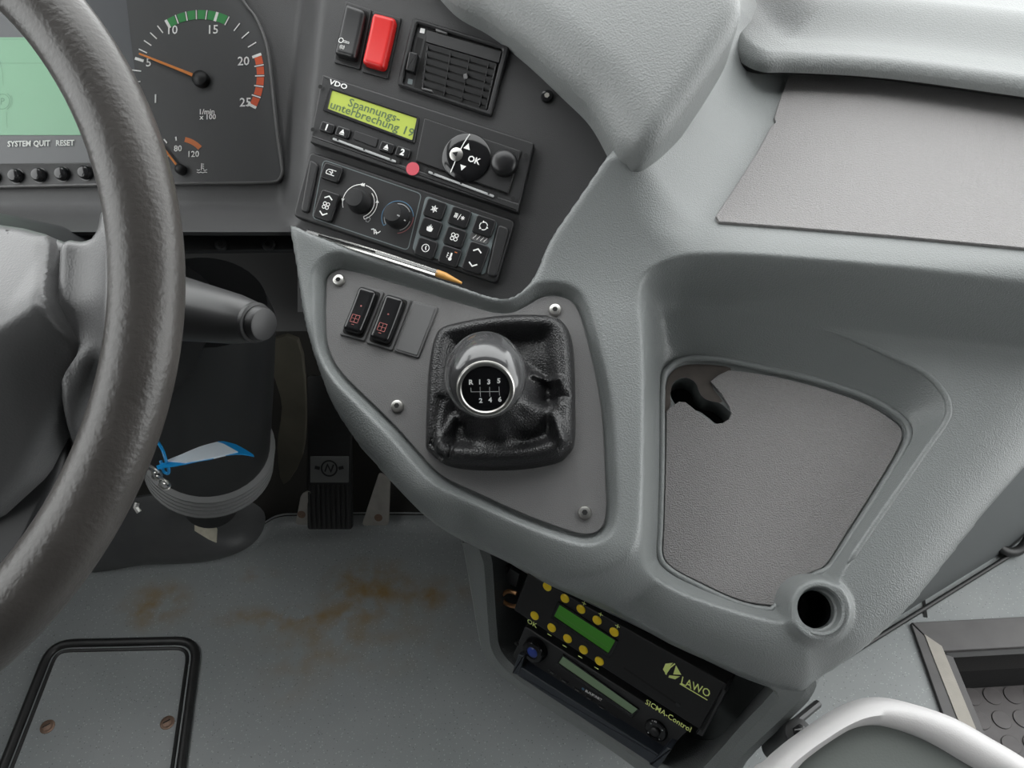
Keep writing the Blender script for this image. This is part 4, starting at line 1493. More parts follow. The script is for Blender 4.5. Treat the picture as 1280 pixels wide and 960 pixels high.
# two rotary dials
for (x, y, kind) in ((360, 372, 0), (548, 446, 1)):
    cx, cy = CL(x, y)
    R = .0102
    d = mk('dial', lathe([(R * .98, ch), (R * .96, ch + .004), (R * .82, ch + .006), (R * .77, ch + .0150), (R * .72, ch + .0163), (R * .5, ch + .0165)], 40), MT['black2'], cli, cfm.sub(cx, cy))
    zz = ch + .0004
    if kind == 0:
        mk('dial_marks', join(ringflat(cx, cy, .0124, .0130, zz, -55, 55, 16), ringflat(cx, cy, .0149, .0155, zz, -55, 90, 24), ringflat(cx, cy, .0149, .0155, zz, 110, 215, 18),
                              stroke([(cx + .0127 * math.cos(math.radians(-55)), cy + .0127 * math.sin(math.radians(-55))), (cx + .0152 * math.cos(math.radians(-55)), cy + .0152 * math.sin(math.radians(-55)))], .0006, zz),
                              *[flat([(cx + .0152 * math.cos(math.radians(a)) + .0019 * math.cos(math.radians(a + 90 + t)), cy + .0152 * math.sin(math.radians(a)) + .0019 * math.sin(math.radians(a + 90 + t))) for t in (0, 125, 235)], zz + .0001) for a in (20, 98, 104, 190)]), MT['white'], cli, smooth=0)
        mk('pointer', flat([(cx + .0080 * math.cos(2.2), cy + .0080 * math.sin(2.2)), (cx + .0098 * math.cos(2.42), cy + .0098 * math.sin(2.42)), (cx + .0098 * math.cos(1.98), cy + .0098 * math.sin(1.98))], ch + .0064), MT['white'], d, cfm, smooth=0)
    else:
        mk('dial_marks', join(ringflat(cx, cy, .0134, .0140, zz, 20, 230, 30), stroke([(cx + .0113 * math.cos(4.0), cy + .0113 * math.sin(4.0)), (cx + .0137 * math.cos(4.0), cy + .0137 * math.sin(4.0))], .0006, zz)), MT['blueline'], cli, smooth=0)
        mk('dial_marks', join(ringflat(cx, cy, .0134, .0140, zz, -70, 18, 14)), MT['redline'], cli, smooth=0)
        mk('dial_marks', join(ringflat(cx, cy, .0111, .0117, zz, 150, 228, 14), ringflat(cx, cy, .0111, .0117, zz, 40, 110, 14), ringflat(cx, cy, .0111, .0116, zz, -60, 0, 12)), MT['dimwhite'], cli, smooth=0)
        a = -0.18
        mk('pointer', stroke([(cx + r * math.cos(a), cy + r * math.sin(a)) for r in (.0082, .0099)] , .0010, ch + .0066), MT['white'], d, cfm, smooth=0)
        mk('pointer_line', stroke([(cx + r * math.cos(a), cy + r * math.sin(a)) for r in (.0050, .0074)] , .0010, ch + .0167), MT['dimwhite'], d, cfm, smooth=0)
sx, sy_ = CL(400, 458)
mk('defrost_symbol', join(ringflat(sx, sy_, .0018, .0023, ch + .0004, 20, 160, 8), stroke([(sx - .002, sy_ + .0005), (sx - .001, sy_ - .002), (sx + .001, sy_ - .002), (sx + .002, sy_ + .0005)], .0004, ch + .0004)), MT['dimwhite'], cli, smooth=0)
sx, sy_ = CL(436, 520)
mk('air_symbol', join(*[stroke([(sx + a * 1e-3, sy_ + b * 1e-3) for a, b in p], .0008, ch + .0004) for p in (((-4, 1), (-2, 2), (-1, .5), (0, -2)), ((-1, 2), (1, .5), (2, -1.5)), ((0, -.5), (3, .2), (4.2, 2)))]), MT['white'], cli, smooth=0)

# clear pen lying in the seam
pp = [at(384, 291, 0.648), at(400, 296, 0.646), at(470, 317, 0.634), at(548, 342, 0.622)]
pen = thing('pen', 'clear plastic pen with orange tip lying along the seam below the heater controls', 'pen', Fr(pp[0], (0, 0, 1), (1, 0, 0)))
mk('barrel', tube(smooth(pp, 4, False), 0.0030, 8), MT['penclear'], pen, ID4)
mk('tip', tube([at(546, 341.4, .6225), at(556, 345, .6205), at(577, 354, .617)], [0.0031, 0.0030, 0.0010], 10), MT['pentip'], pen, ID4)
mk('refill', tube([pp[1] + G.n * .0032, pp[2] + G.n * .0032], 0.0008, 6), MT['cavity'], pen, ID4)

# ================================================================== GEAR LEVER
GL = G.sub(*G.uv(628, 510, 0.0))
gear = thing('gear_lever', 'gear lever with a glossy charcoal knob, shift pattern badge and black leather boot', 'gear lever', GL)
bo = smooth(G.poly([(533, 489), (536, 452), (542, 424), (553, 409), (586, 400), (629, 394), (673, 393), (695, 396), (708, 406), (715, 424), (718, 457), (719, 511), (718, 551), (710, 566), (695, 577), (651, 585), (597, 586), (564, 582), (546, 573), (534, 562), (531, 552)], 0.008), 5)
lever = G.uv(628, 500, 0.03)


def boot_h(U, V):
    d = sdist(bo, U, V)
    L = np.hypot(U - lever[0], V - lever[1])
    ang_ = np.arctan2(V - lever[1], U - lever[0])
    base = 0.019 * np.sqrt(np.clip(1 - ((np.clip(d, 0, 0.018) - 0.009) / 0.009) ** 2, 0, 1))
    inn = sst(d, 0.010, 0.024)
    cone = 0.003 + 0.060 * np.clip(1 - L / 0.040, 0, 1) ** 1.3
    folds = (0.0025 * np.sin(ang_ * 4 + 60 * L + 1.0) + 0.0009 * np.sin(ang_ * 9 - 120 * L) + 0.0012 * np.sin(120 * U + 90 * V)) * sst(L, 0.010, 0.02)
    h = np.where(d < 0.009, base, 0)
    h = base * (1 - inn) + (cone + folds) * inn
    h = np.where((d >= 0.009) & (inn < 1), np.maximum(0.019 * (1 - inn) + (cone + folds) * inn, 0.002), h)
    # creases on the right side and in the lower corner
    for (a, b, wd, dep) in (((668, 470), (700, 480), .003, .007), ((672, 500), (706, 497), .004, -.004), ((690, 520), (703, 552), .004, .006), ((566, 520), (548, 570), .003, .006), ((552, 500), (540, 565), .0025, -.004), ((575, 530), (560, 578), .0025, -.004)):
        h = h + dep * np.exp(-(dline(G.poly([a, b], .012), U, V) / wd) ** 2) * sst(d, 0.001, 0.006)
    return np.maximum(h, 0.0016 * sst(d, 0, 0.003)) + 0.0006


_b = np.array(bo)
vf = field((_b[:, 0].min(), _b[:, 0].max(), _b[:, 1].min(), _b[:, 1].max()), 0.0013, boot_h, lambda U, V: sdist(bo, U, V), 0.003)
mk('boot', vf, MT['leather'], gear, G, smooth=70)
# stitched seams of the boot
for pts in (((536, 556), (545, 566), (553, 576)), ((700, 562), (707, 556), (713, 551))):
    sm = smooth([G.wld(*G.uv(x, y, .016), .016) for x, y in pts], 4, False)
    mk('seam', tube(sm, 0.0018, 6), MT['leather'], gear, ID4)
# knob: turned about an axis leaning toward the driver
KC = at(607, 486, 0.508)
kax = nrm(-ray(607, 486) * 0.95 - U_ * 0.36)
KF = Fr(KC, kax, (1, 0, 0))
mk('lever_rod', tube([GL.wld(0, 0, 0.01), KC - kax * 0.05], 0.008, 12), MT['black2'], gear, ID4)
kp = [(0.006, -0.068), (0.013, -0.067), (0.0195, -0.060), (0.0243, -0.050), (0.0272, -0.038), (0.0281, -0.026), (0.0270, -0.016), (0.0247, -0.0085), (0.0220, -0.0035), (0.0190, -0.0008)]
kps = smooth(kp, 4, False)
mk('knob', lathe(kps, 56), MT['knob'], gear, KF, smooth=60)
mk('badge_ring', lathe([(0.0193, -0.0012), (0.0190, 0.0009), (0.0182, 0.0014), (0.0165, 0.0012), (0.0157, 0.0002)], 56, cap1=False), MT['chrome'], gear, KF)
bd = mk('badge', lathe([(0.0163, 0.0002), (0.012, 0.0009), (0.006, 0.0013), (0.002, 0.00135)], 56), MT['badge'], gear, KF, smooth=60)
bz = 0.0016


def kuv(x, y):
    q = KF.loc(KF.hit(520 + x / 4.57, 380 + y / 4.57, bz))
    return (q[0], q[1])


ln = lambda *p: stroke([kuv(*q) for q in p], 0.00042, bz)
mk('shift_pattern', join(ln((313, 478), (315, 502), (477, 500)), ln((366, 474), (368, 530)), ln((420, 474), (422, 528)), ln((474, 472), (477, 522))), MT['dimwhite'], bd, KF, smooth=0)
for s_, x, y in (('R', 313, 448), ('1', 364, 447), ('3', 416, 446), ('5', 473, 440), ('2', 370, 553), ('4', 424, 549), ('6', 479, 546)):
    text(bd, KF, s_, *kuv(x, y), 0.0046, bz, MT['white'], bold=.00018)

# ================================================================== RADIO BOX UNDER THE CONSOLE
box = thing('radio_box', 'grey open housing below the console holding the display unit and radio', 'housing', LP)


def LQ(pts, h=0.0):
    return LP.poly(pts, h)


FH = 0.010
oo = smooth(LQ([(573, 672), (576, 695), (583, 735), (592, 788), (601, 822), (622, 848), (685, 892), (754, 938), (830, 990), (900, 1010), (930, 958), (985, 905), (1012, 876), (1014, 852), (960, 836), (880, 800), (780, 755), (660, 700), (600, 672)], FH), 4)
ii = smooth(LQ([(608, 690), (611, 706), (614, 745), (617, 790), (622, 816), (645, 842), (705, 883), (770, 925), (830, 962), (868, 968), (892, 948), (925, 911), (958, 876), (960, 866), (920, 850), (850, 816), (760, 772), (680, 734), (640, 712)], FH), 4)
mk('frame', frame_ring(oo, ii, -0.05, FH, 0.006, -0.045), MT['grey'], box)
mk('back_plate', prism(oo, -0.050, -0.040), MT['slate'], box)
# side walls down to the floor
base_pts = [LP.wld(u, v, -0.02) for u, v in oo]
w3 = []
# carcass reaching the floor behind the frame
mk('plinth', prism([(.20, .47), (.32, .47), (.47, .58), (.66, .73), (.5, .9), (.05, .88), (.08, .62)], 0.0, 0.42), MT['lowgrey'], box, ID4)
# connector block, hook and knock-outs on the left of the opening
for p in (((616, 706), (634, 722), (638, 708), (622, 700)), ((630, 724), (648, 732), (652, 716), (640, 708))):
    mk('connector', prism(LQ(p, -.02), -0.04, -0.016, 0.001), MT['black2'], box)
hk = smooth([LP.wld(*LP.uv(x, y, -.012), -.012) for x, y in ((646, 742), (636, 739), (628, 744), (630, 752), (638, 757), (646, 758))], 5, False)
mk('wire_hook', tube(hk, 0.0022, 8), MT['brass'], box, ID4)
for x, y, r in ((635, 770, .004), (635, 788, .0028), (648, 806, .003)):
    mk('knock_out', flat(circ(*LP.uv(x, y, -.039), r, 16), -0.0395), MT['cavity'], box, smooth=0)

ZL = lambda x, y: (620 + x / 4.175, 700 + y / 4.175)
# ---- display control unit
CH = 0.012
CUF = LP.sub(*LP.uv(775, 820, CH))
cu = thing('display_control_unit', 'black display control unit with yellow round buttons and lime lettering', 'control unit', CUF)


def cl(x, y, h=CH):
    q = CUF.loc(LP.hit(*ZL(x, y), h))
    return (q[0], q[1])


def cpl(pts, h=CH):
    return [cl(x, y, h) for x, y in pts]


mk('body', prism(roundpoly(cpl([(92, 262), (1085, 900), (1205, 650), (165, 70)]), .002), -0.03, CH, 0.001), MT['ctrl'], cu)
mk('side_flange', prism(roundpoly(cpl([(1040, 905), (1075, 925), (1200, 690), (1180, 660)], .012), .001), -0.03, 0.012, 0.001), MT['black2'], cu)
top = [(268, 138), (360, 200), (444, 256), (528, 314), (617, 375)]
bot = [(202, 290), (291, 353), (374, 410), (457, 468), (540, 527)]
for x, y in top + bot:
    mk('button', lathe([(.0046, CH), (.0045, CH + .0006), (.0036, CH + .0011), (.001, CH + .0012)], 22), MT['yellow'], cu, CUF.sub(*cl(x, y)))
for x, y in ((460, 225), (547, 283), (635, 345)):
    u, v = cl(x, y)
    a = .0022
    mk('plus_sign', join(stroke([(u - a, v), (u + a, v)], .0008, CH + .0003), stroke([(u, v - a), (u, v + a)], .0008, CH + .0003)), MT['lime'], cu, smooth=0)
for x, y in ((280, 390), (358, 448), (440, 505), (525, 563)):
    u, v = cl(x, y)
    mk('minus_sign', stroke([(u - .0022, v), (u + .0022, v)], .0010, CH + .0003), MT['lime'], cu, smooth=0)
dd = mk('display', prism(cpl([(305, 292), (588, 484), (624, 418), (335, 232)]), CH - .001, CH + .0004), MT['lcd_green'], cu, smooth=0)
mk('display_bezel', frame_ring(roundpoly(cpl([(285, 300), (592, 512), (640, 420), (325, 212)]), .001, 2), roundpoly(cpl([(305, 292), (588, 484), (624, 418), (335, 232)]), .0006, 2), CH - .001, CH + .0014, .0004, CH), MT['gloss'], cu)
mk('display_line', stroke(cpl([(330, 285), (585, 455)], CH), .0004, CH + .0006), MT['ink'], dd, CUF, smooth=0)
p, q = np.array(cl(668, 562)), np.array(cl(948, 752))
an = math.atan2(*(q - p)[::-1])
m = (p + q) / 2
mk('card_slot', flat(rr(*m, np.linalg.norm(q - p), .0022, .001, an), CH + .0002), MT['cavity'], cu)
mk('slot_button', lathe([(.0022, CH), (.002, CH + .0006)], 14), MT['black2'], cu, CUF.sub(*cl(950, 754)))


def ctext(s, x0, y0, x1, y1, size, bold=.0001):
    a, b = np.array(cl(x0, y0)), np.array(cl(x1, y1))
    mm = (a + b) / 2
    rot = math.atan2(*(b - a)[::-1])
    TEXTS.append((cu, CUF, s, mm[0], mm[1], size, CH + .0003, MT['lime'], rot, ('fit', float(np.linalg.norm(b - a))), 'CENTER', 0.0, bold))


ctext('OK', 163, 315, 214, 345, 0.0072)
ctext('LAWO', 968, 628, 1116, 700, 0.0118, .0001)
ctext('SICMA-Control', 783, 738, 1018, 888, 0.0082)
mk('slogan_line', stroke(cpl([(960, 645), (1104, 730)]), .0011, CH + .0003), MT['lime'], cu, smooth=0)
lg = cl(918, 582)
mk('logo', join(flat([cl(872, 570), cl(885, 540), cl(925, 535), cl(905, 560), cl(890, 600)], CH + .0003), flat([cl(940, 548), cl(968, 598), cl(925, 596)], CH + .0003), flat([cl(905, 600), cl(962, 606), cl(935, 622), cl(900, 612)], CH + .0003),
                stroke([cl(885, 595), cl(910, 560), cl(935, 540)], .0012, CH + .0003)), MT['lime'], cu, smooth=0)

# ---- radio
RH = 0.004
RF = LP.sub(*LP.uv(752, 868, RH))
rad_ = thing('car_radio', 'black car radio with green display and round volume knob under the control unit', 'radio', RF)


def rl(x, y, h=RH):
    q = RF.loc(LP.hit(*ZL(x, y), h))
    return (q[0], q[1])


def rpl(pts, h=RH):
    return [rl(x, y, h) for x, y in pts]


mk('body', prism(roundpoly(rpl([(85, 505), (880, 1010), (1000, 890), (150, 345)]), .003), -0.036, RH, 0.0012), MT['black2'], rad_)
mk('display', prism(rpl([(330, 535), (712, 800), (742, 775), (352, 500)]), RH - .001, RH + .0006), MT['lcd_dim'], rad_, smooth=0)
mk('display_bezel', frame_ring(roundpoly(rpl([(318, 540), (712, 822), (752, 778), (350, 488)]), .001, 2), roundpoly(rpl([(330, 535), (712, 800), (742, 775), (352, 500)]), .0006, 2), RH - .001, RH + .0015, .0004, RH), MT['gloss'], rad_)
kc_ = rl(195, 477, RH + .006)
vk = mk('volume_knob', lathe([(.0128, RH), (.0120, RH + .007), (.0106, RH + .0088), (.0070, RH + .0090), (.0064, RH + .0080)], 32), MT['gloss'], rad_, RF.sub(*kc_))
mk('knob_cap', lathe([(.0062, RH + .0075), (.005, RH + .0086), (.002, RH + .0092)], 24), MT['blueled'], vk, RF.sub(*kc_))
nc = rl(832, 892, RH + .002)
npd = mk('arrow_pad', lathe([(.0112, RH), (.0108, RH + .0018), (.0098, RH + .0026), (.0058, RH + .0026)], 32), MT['gloss'], rad_, RF.sub(*nc))
mk('pad_knob', lathe([(.0050, RH + .002), (.0046, RH + .0044), (.003, RH + .0054)], 24), MT['black2'], npd, RF.sub(*nc))
for k in range(4):
    a = math.pi / 4 + k * math.pi / 2
    mk('pad_mark', flat(circ(nc[0] + .0080 * math.cos(a), nc[1] + .0080 * math.sin(a), .0007, 8), RH + .0028), MT['dimwhite'], npd, RF, smooth=0)
tu_ = [rl(450, 672), rl(552, 735)]
mk('logo_dot', flat(circ(*rl(455, 672), .0015, 14), RH + .0003), MT['blueline'], rad_, smooth=0)
a, b = np.array(rl(468, 680)), np.array(rl(552, 732))
TEXTS.append((rad_, RF, 'BLAUPUNKT', *((a + b) / 2), 0.0042, RH + .0003, MT['white'], math.atan2(*(b - a)[::-1]), ('fit', float(np.linalg.norm(b - a))), 'CENTER', 0.0, 0.0001))
for x, y in ((300, 578), (362, 622), (430, 668), (492, 712), (558, 760), (622, 805), (690, 855)):
    u, v = rl(x - 5, y + 8)
    rk_ = mk('preset_key', prism(rr(u, v, .009, .0026, .001, -0.03), RH - .001, RH + .0012, .0004), MT['key'], rad_)
    mk('key_print', stroke([(u - .002, v), (u + .002, v)], .0004, RH + .0014), MT['dimwhite'], rk_, RF, smooth=0)
mk('fascia_hook', prism(rr(*rl(108, 437), .004, .003, .001), RH - .001, RH + .001, .0004), MT['cavity'], rad_)
# ---- mounting tray in front of the radio
BH = 0.016
TF = LP.sub(*LP.uv(735, 900, BH))
tr2 = thing('radio_cradle', 'dark blue-black cradle bar in front of the radio', 'bracket', TF)


def tl2(pts, h=BH):
    return [tuple(TF.loc(LP.hit(*ZL(x, y), h))[:2]) for x, y in pts]


mk('bar', prism(roundpoly(tl2([(82, 585), (840, 1085), (885, 1040), (108, 545)]), .0015), -0.010, BH, 0.0012), MT['bracket'], tr2)
mk('side_cheek', prism(roundpoly(tl2([(85, 590), (120, 600), (150, 500), (118, 490)]), .0012), -0.010, BH + .001, 0.0012), MT['bracket'], tr2)
mk('side_cheek', prism(roundpoly(tl2([(800, 1065), (845, 1088), (920, 985), (890, 975)]), .0012), -0.010, BH + .001, 0.0012), MT['bracket'], tr2)
mk('tray_floor', prism(tl2([(120, 560), (880, 1045), (905, 990), (150, 515)], 0.0), -0.012, -0.002), MT['gloss'], tr2)

# ================================================================== STEERING WHEEL
whl = thing('steering_wheel', 'worn charcoal steering wheel with grained hub pad and spoke', 'steering wheel', W)
RR, rt = 0.2256, 0.0172
V, Fc = [], []
na, nt_ = 160, 24
for i in range(na):
    a = 2 * math.pi * i / na
    for k in range(nt_):
        b = 2 * math.pi * k / nt_
        r = rt * (1 + 0.05 * math.cos(2 * b))
        V.append(((RR + r * math.cos(b)) * math.cos(a), (RR + r * math.cos(b)) * math.sin(a), r * math.sin(b)))
for i in range(na):
    for k in range(nt_):
        Fc.append((i * nt_ + k, ((i + 1) % na) * nt_ + k, ((i + 1) % na) * nt_ + (k + 1) % nt_, i * nt_ + (k + 1) % nt_))
mk('rim', (V, Fc), MT['wheel'], whl, smooth=60)
pad_half = [(52, 298), (57, 335), (67, 370), (86, 404), (103, 432), (105, 446), (97, 468), (70, 525), (30, 600), (-10, 645), (-90, 690)]
pr = [W.uv(x + 3, y, (-0.016 - 0.00016 * max(0, y - 420)) if y > 345 else (-0.024 if y > 320 else -0.036)) for x, y in pad_half]
top_r = [W.uv(x, y, -0.036) for x, y in ((-90, 252), (0, 272), (46, 287))]
right = top_r + pr
pad = right + [(-x, y) for x, y in right[::-1]]
pad = [p for p in pad]
rid = [W.uv(x, y, 0.0) for x, y in ((-120, 452), (0, 412), (67, 370))]


def pad_h(U, V):
    Ua = np.abs(U)
    vr = np.interp(Ua, [rid[0][0], rid[1][0], rid[2][0]], [rid[0][1], rid[1][1], rid[2][1]])
    e = V - vr
    up = -0.72 * np.clip(e, 0, 1)
    dn = -0.60 * np.clip(-e, 0, 1)
    h = 0.004 + smin(up, dn, 0.012)
    d = sdist(pad, U, V)
    return h - roll(d, 0.006, 0.007)


_p = np.array(pad)
vf = field((_p[:, 0].min(), _p[:, 0].max(), _p[:, 1].min(), _p[:, 1].max()), 0.0026, pad_h, lambda U, V: sdist(pad, U, V), 0.02)
mk('hub_pad', vf, MT['pad'], whl, smooth=60)
spr = [W.uv(x, y, -0.012) for x, y in ((-60, 255), (0, 268), (45, 284), (80, 295), (104, 294), (116, 282), (124, 258), (180, 270), (190, 420), (165, 500), (128, 468), (122, 452), (112, 455), (100, 478), (60, 555), (0, 640))]
spr = smooth(spr, 3, False)
for sgn in (1, -1):
    sp = [(sgn * x, y) for x, y in spr]
    xi = W.uv(60, 360)[0]
    xo = W.uv(135, 360)[0]
    x52 = W.uv(60, 330)[0]

    def sp_h(U, V, sp=sp):
        Ua = np.abs(U)
        h = -0.014 + 0.014 * np.clip((Ua - xi) / (xo - xi), 0, 1) ** 2
        h = h - 0.032 * sst(x52 - Ua, 0.0, 0.022)
        e = V - W.uv(90, 345)[1]
        h = h - 5.0 * np.clip(np.abs(e) - 0.02, 0, 1) ** 2
        return h - roll(sdist(sp, U, V), 0.008, 0.010)
    _p = np.array(sp)
    vf = field((_p[:, 0].min(), _p[:, 0].max(), _p[:, 1].min(), _p[:, 1].max()), 0.0026, sp_h, lambda U, V, sp=sp: sdist(sp, U, V), 0.016)
    mk('spoke', vf, MT['pad'], whl, smooth=60)
mk('hub_back', lathe([(0.07, -0.06), (0.065, -0.085), (0.05, -0.10)], 40), MT['column'], whl)
# lower skirt of the hub
hs = [W.uv(x, y, -0.062) for x, y in ((104, 455), (112, 470), (70, 600), (15, 715), (-80, 800))]
hs = hs + [(-x, y) for x, y in hs[::-1]]
mk('hub_skirt', prism(hs, -0.09, -0.062, 0.004), MT['column'], whl)

# ---- stalk
s0, s1 = at(150, 372, 0.575), at(322, 404, 0.50)
sF = axis_frame(s0, s1)
L = float(np.linalg.norm(s1 - s0))
stk = thing('column_stalk', 'thick dark grey control stalk with round end button beside the steering wheel', 'stalk', sF)
mk('lever', lathe([(0.0235, 0), (0.0228, L * .45), (0.0165, L * .86), (0.0130, L * .985), (0.0118, L)], 40), MT['stalk'], stk, smooth=60)
mk('end_button', lathe([(0.0112, L - .004), (0.0112, L + .004), (0.0104, L + .0062), (0.0095, L + .0066)], 36), MT['black2'], stk)
mk('collar', lathe([(0.0128, L - .006), (0.0133, L - .004), (0.0133, L - .001), (0.0116, L)], 36), MT['black2'], stk)

# ---- steering column
col_ = thing('steering_column', 'black steering column shroud with ribbed rubber bellows at the floor', 'steering column', Fr(at(262, 640, 1.36), (0, 0, 1), (1, 0, 0)))
c0, c1, c2 = W.wld(0, 0, -0.05), at(258, 400, 0.95), at(262, 556, 1.18)
mk('upper_shroud', tube(smooth([c0, c0 * .5 + at(130, 395, .78) * .5, at(130, 395, .80), at(190, 405, .92), at(230, 430, 1.0)], 5, False), 0.080, 28), MT['column'], col_, ID4)
cF = axis_frame(c2, c1)
Lc = float(np.linalg.norm(c1 - c2))
mk('lower_shroud', lathe([(0.088, 0.0), (0.086, Lc * .5), (0.082, Lc), (0.07, Lc * 1.12)], 40), MT['column'], col_, cF, smooth=60)
pb_ = []
for k in range(5):
    z = -0.012 * k
    pb_ += [(0.088, z), (0.096, z - .004), (0.096, z - .007), (0.088, z - .0110)]
mk('bellows', lathe(pb_, 44, cap1=False), MT['bellow'], col_, cF, smooth=60)
c3 = at(262, 655, 1.40)
mk('foot', lathe([(0.085, -0.058), (0.07, -0.064), (0.05, -0.07), (0.045, -0.2)], 36, cap1=False), MT['dark'], col_, cF, smooth=60)

# ---- key tag hanging from the ignition
kt0 = at(200, 573, 0.80)
tagF = Fr(at(255, 566, 0.80), camvec(0.1, 0.88, -0.47), camvec(1.0, 0.10, 0.05))
kt = thing('key_tag', 'blue and white paper key tag hanging on a blue strap behind the steering wheel', 'key tag', tagF)


def tq(pts, h=0.0):
    return tagF.poly(pts, h)


def bent(pts_top, pts_bot, th_, mat, name, par=None):
    def res(pts, m=18):
        P = np.array(pts, float); s = np.r_[0, np.cumsum(np.hypot(*np.diff(P, axis=0).T))]
        q = np.linspace(0, s[-1], m)
        return list(zip(np.interp(q, s, P[:, 0]), np.interp(q, s, P[:, 1])))
    pts_top, pts_bot = res(pts_top), res(pts_bot)
    n = len(pts_top)
    V, Fc = [], []
    c0u = tagF.uv(195, 575)[0]
    c1u = tagF.uv(316, 560)[0]
    for h0 in (0.0, th_):
        for (x, y) in pts_top + pts_bot:
            u, v = tagF.uv(x, y)
            s = (u - c0u) / (c1u - c0u)
            V.append((u, v, h0 - 0.010 * (s - 0.5) ** 2 * 4))
    m2_ = 2 * n
    for i in range(n - 1):
        Fc += [(m2_ + i, m2_ + n + i, m2_ + n + i + 1, m2_ + i + 1), (i, i + 1, n + i + 1, n + i)]
        Fc += [(i, m2_ + i, m2_ + i + 1, i + 1), (n + i + 1, m2_ + n + i + 1, m2_ + n + i, n + i)]
    Fc += [(0, n, m2_ + n, m2_), (n - 1, m2_ + n - 1, m2_ + 2 * n - 1, 2 * n - 1)]
    return mk(name, (V, Fc), mat, par or kt, tagF)


bent([(194, 572), (215, 570), (240, 563), (265, 556), (275, 551), (295, 553), (316, 559)], [(196, 578), (218, 580), (232, 580), (262, 575), (285, 567), (300, 563), (317, 561)], 0.0008, MT['cardblue'], 'card')
bent([(206, 571), (228, 567), (250, 560), (272, 554), (280, 556)], [(232, 579), (250, 577), (268, 573), (285, 567), (297, 562)], 0.0022, MT['cardwhite'], 'paper')
sp_ = smooth([at(x, y, t) for x, y, t in ((197, 552, .802), (203, 562, .79), (207, 574, .785), (211, 588, .792), (209, 592, .80), (204, 588, .808), (201, 576, .812))], 5, False)
mk('strap', tube(sp_, 0.0016, 8), MT['cardblue'], kt, ID4)
for k, (x, y) in enumerate(((190, 586), (196, 594), (202, 600), (206, 606))):
    c = at(x, y, 0.80)
    rp = [c + 0.0055 * (math.cos(a) * camvec(0.6 if k % 2 else 1, -0.7, 0.2) + math.sin(a) * camvec(0.3, 0.4, 0.8 if k % 2 else -.6)) for a in [2 * math.pi * q / 14 for q in range(14)]]
    mk('ring_link', tube(rp, 0.0013, 6, closed=True), MT['chrome'], kt, ID4)
mk('key', tube([at(172, 628, .80), at(170, 634, .80), at(174, 640, .80)], 0.0028, 6), MT['chrome'], kt, ID4)

# ================================================================== FOOTWELL
# sloping toe board behind the edge of the floor covering
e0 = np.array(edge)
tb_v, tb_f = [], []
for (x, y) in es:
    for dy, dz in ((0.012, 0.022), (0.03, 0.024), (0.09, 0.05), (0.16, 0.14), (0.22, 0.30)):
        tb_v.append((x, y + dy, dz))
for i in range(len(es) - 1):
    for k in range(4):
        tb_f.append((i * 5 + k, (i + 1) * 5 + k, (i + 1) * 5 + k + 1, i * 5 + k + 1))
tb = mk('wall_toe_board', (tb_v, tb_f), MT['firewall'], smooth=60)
tag(tb, kind='structure')
BPF = Fr(at(355, 520, 1.34), nrm((0, -1, 0.25)), (1, 0, 0))
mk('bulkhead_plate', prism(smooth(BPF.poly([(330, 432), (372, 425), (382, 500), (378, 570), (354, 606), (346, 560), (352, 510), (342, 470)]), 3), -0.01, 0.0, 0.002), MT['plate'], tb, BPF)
# scuffed vinyl cover around the foot of the column
cvp = [at(*p) for p in ((100, 712, 1.395), (180, 706, 1.405), (250, 703, 1.41), (300, 690, 1.41), (326, 668, 1.43), (330, 640, 1.42), (300, 622, 1.38), (240, 615, 1.33), (170, 620, 1.32), (100, 640, 1.33))]
cm = sum(cvp) / len(cvp)
n_ = len(cvp)
cc = smooth([tuple(p) for p in cvp], 4)
cc = [np.array(p) for p in cc]
V = []
for s, up_ in ((1.0, 0.0), (0.97, 0.008), (0.8, 0.018), (0.4, 0.028)):
    V += [cm + (p - cm) * s - F_ * up_ for p in cc]
n_ = len(cc)
Fc = [(k * n_ + i, k * n_ + (i + 1) % n_, (k + 1) * n_ + (i + 1) % n_, (k + 1) * n_ + i) for k in range(3) for i in range(n_)] + [tuple(range(3 * n_, 4 * n_))]
cvr = thing('column_cover', 'scuffed black vinyl cover with a torn cream patch at the foot of the steering column', 'cover', Fr(cm, (0, 0, 1), (1, 0, 0)))
mk('skin', (V, Fc), MT['cover'], cvr, ID4, smooth=60)
pt = [at(x, y, 1.352) for x, y in ((244, 652), (250, 644), (261, 648), (268, 654), (272, 662), (271, 678), (262, 674), (252, 668), (244, 663))]
pt2 = [p - F_ * 0.003 for p in pt]
np_ = len(pt)
mk('torn_patch', (pt + pt2, [tuple(range(2 * np_ - 1, np_ - 1, -1))] + [(i, (i + 1) % np_, np_ + (i + 1) % np_, np_ + i) for i in range(np_)]), MT['patch'], cvr, ID4, smooth=0)

# ---- accelerator pedal
PB = FLOOR.hit(411, 664, 0.03)
PF = Fr(PB, nrm((0, -0.80, 0.60)), (1, 0, 0))
ped = thing('accelerator_pedal', 'black ribbed rubber accelerator pedal with round emblem on a steel foot plate', 'pedal', PF)


def pq(pts, h=0.0):
    return PF.poly(pts, h)


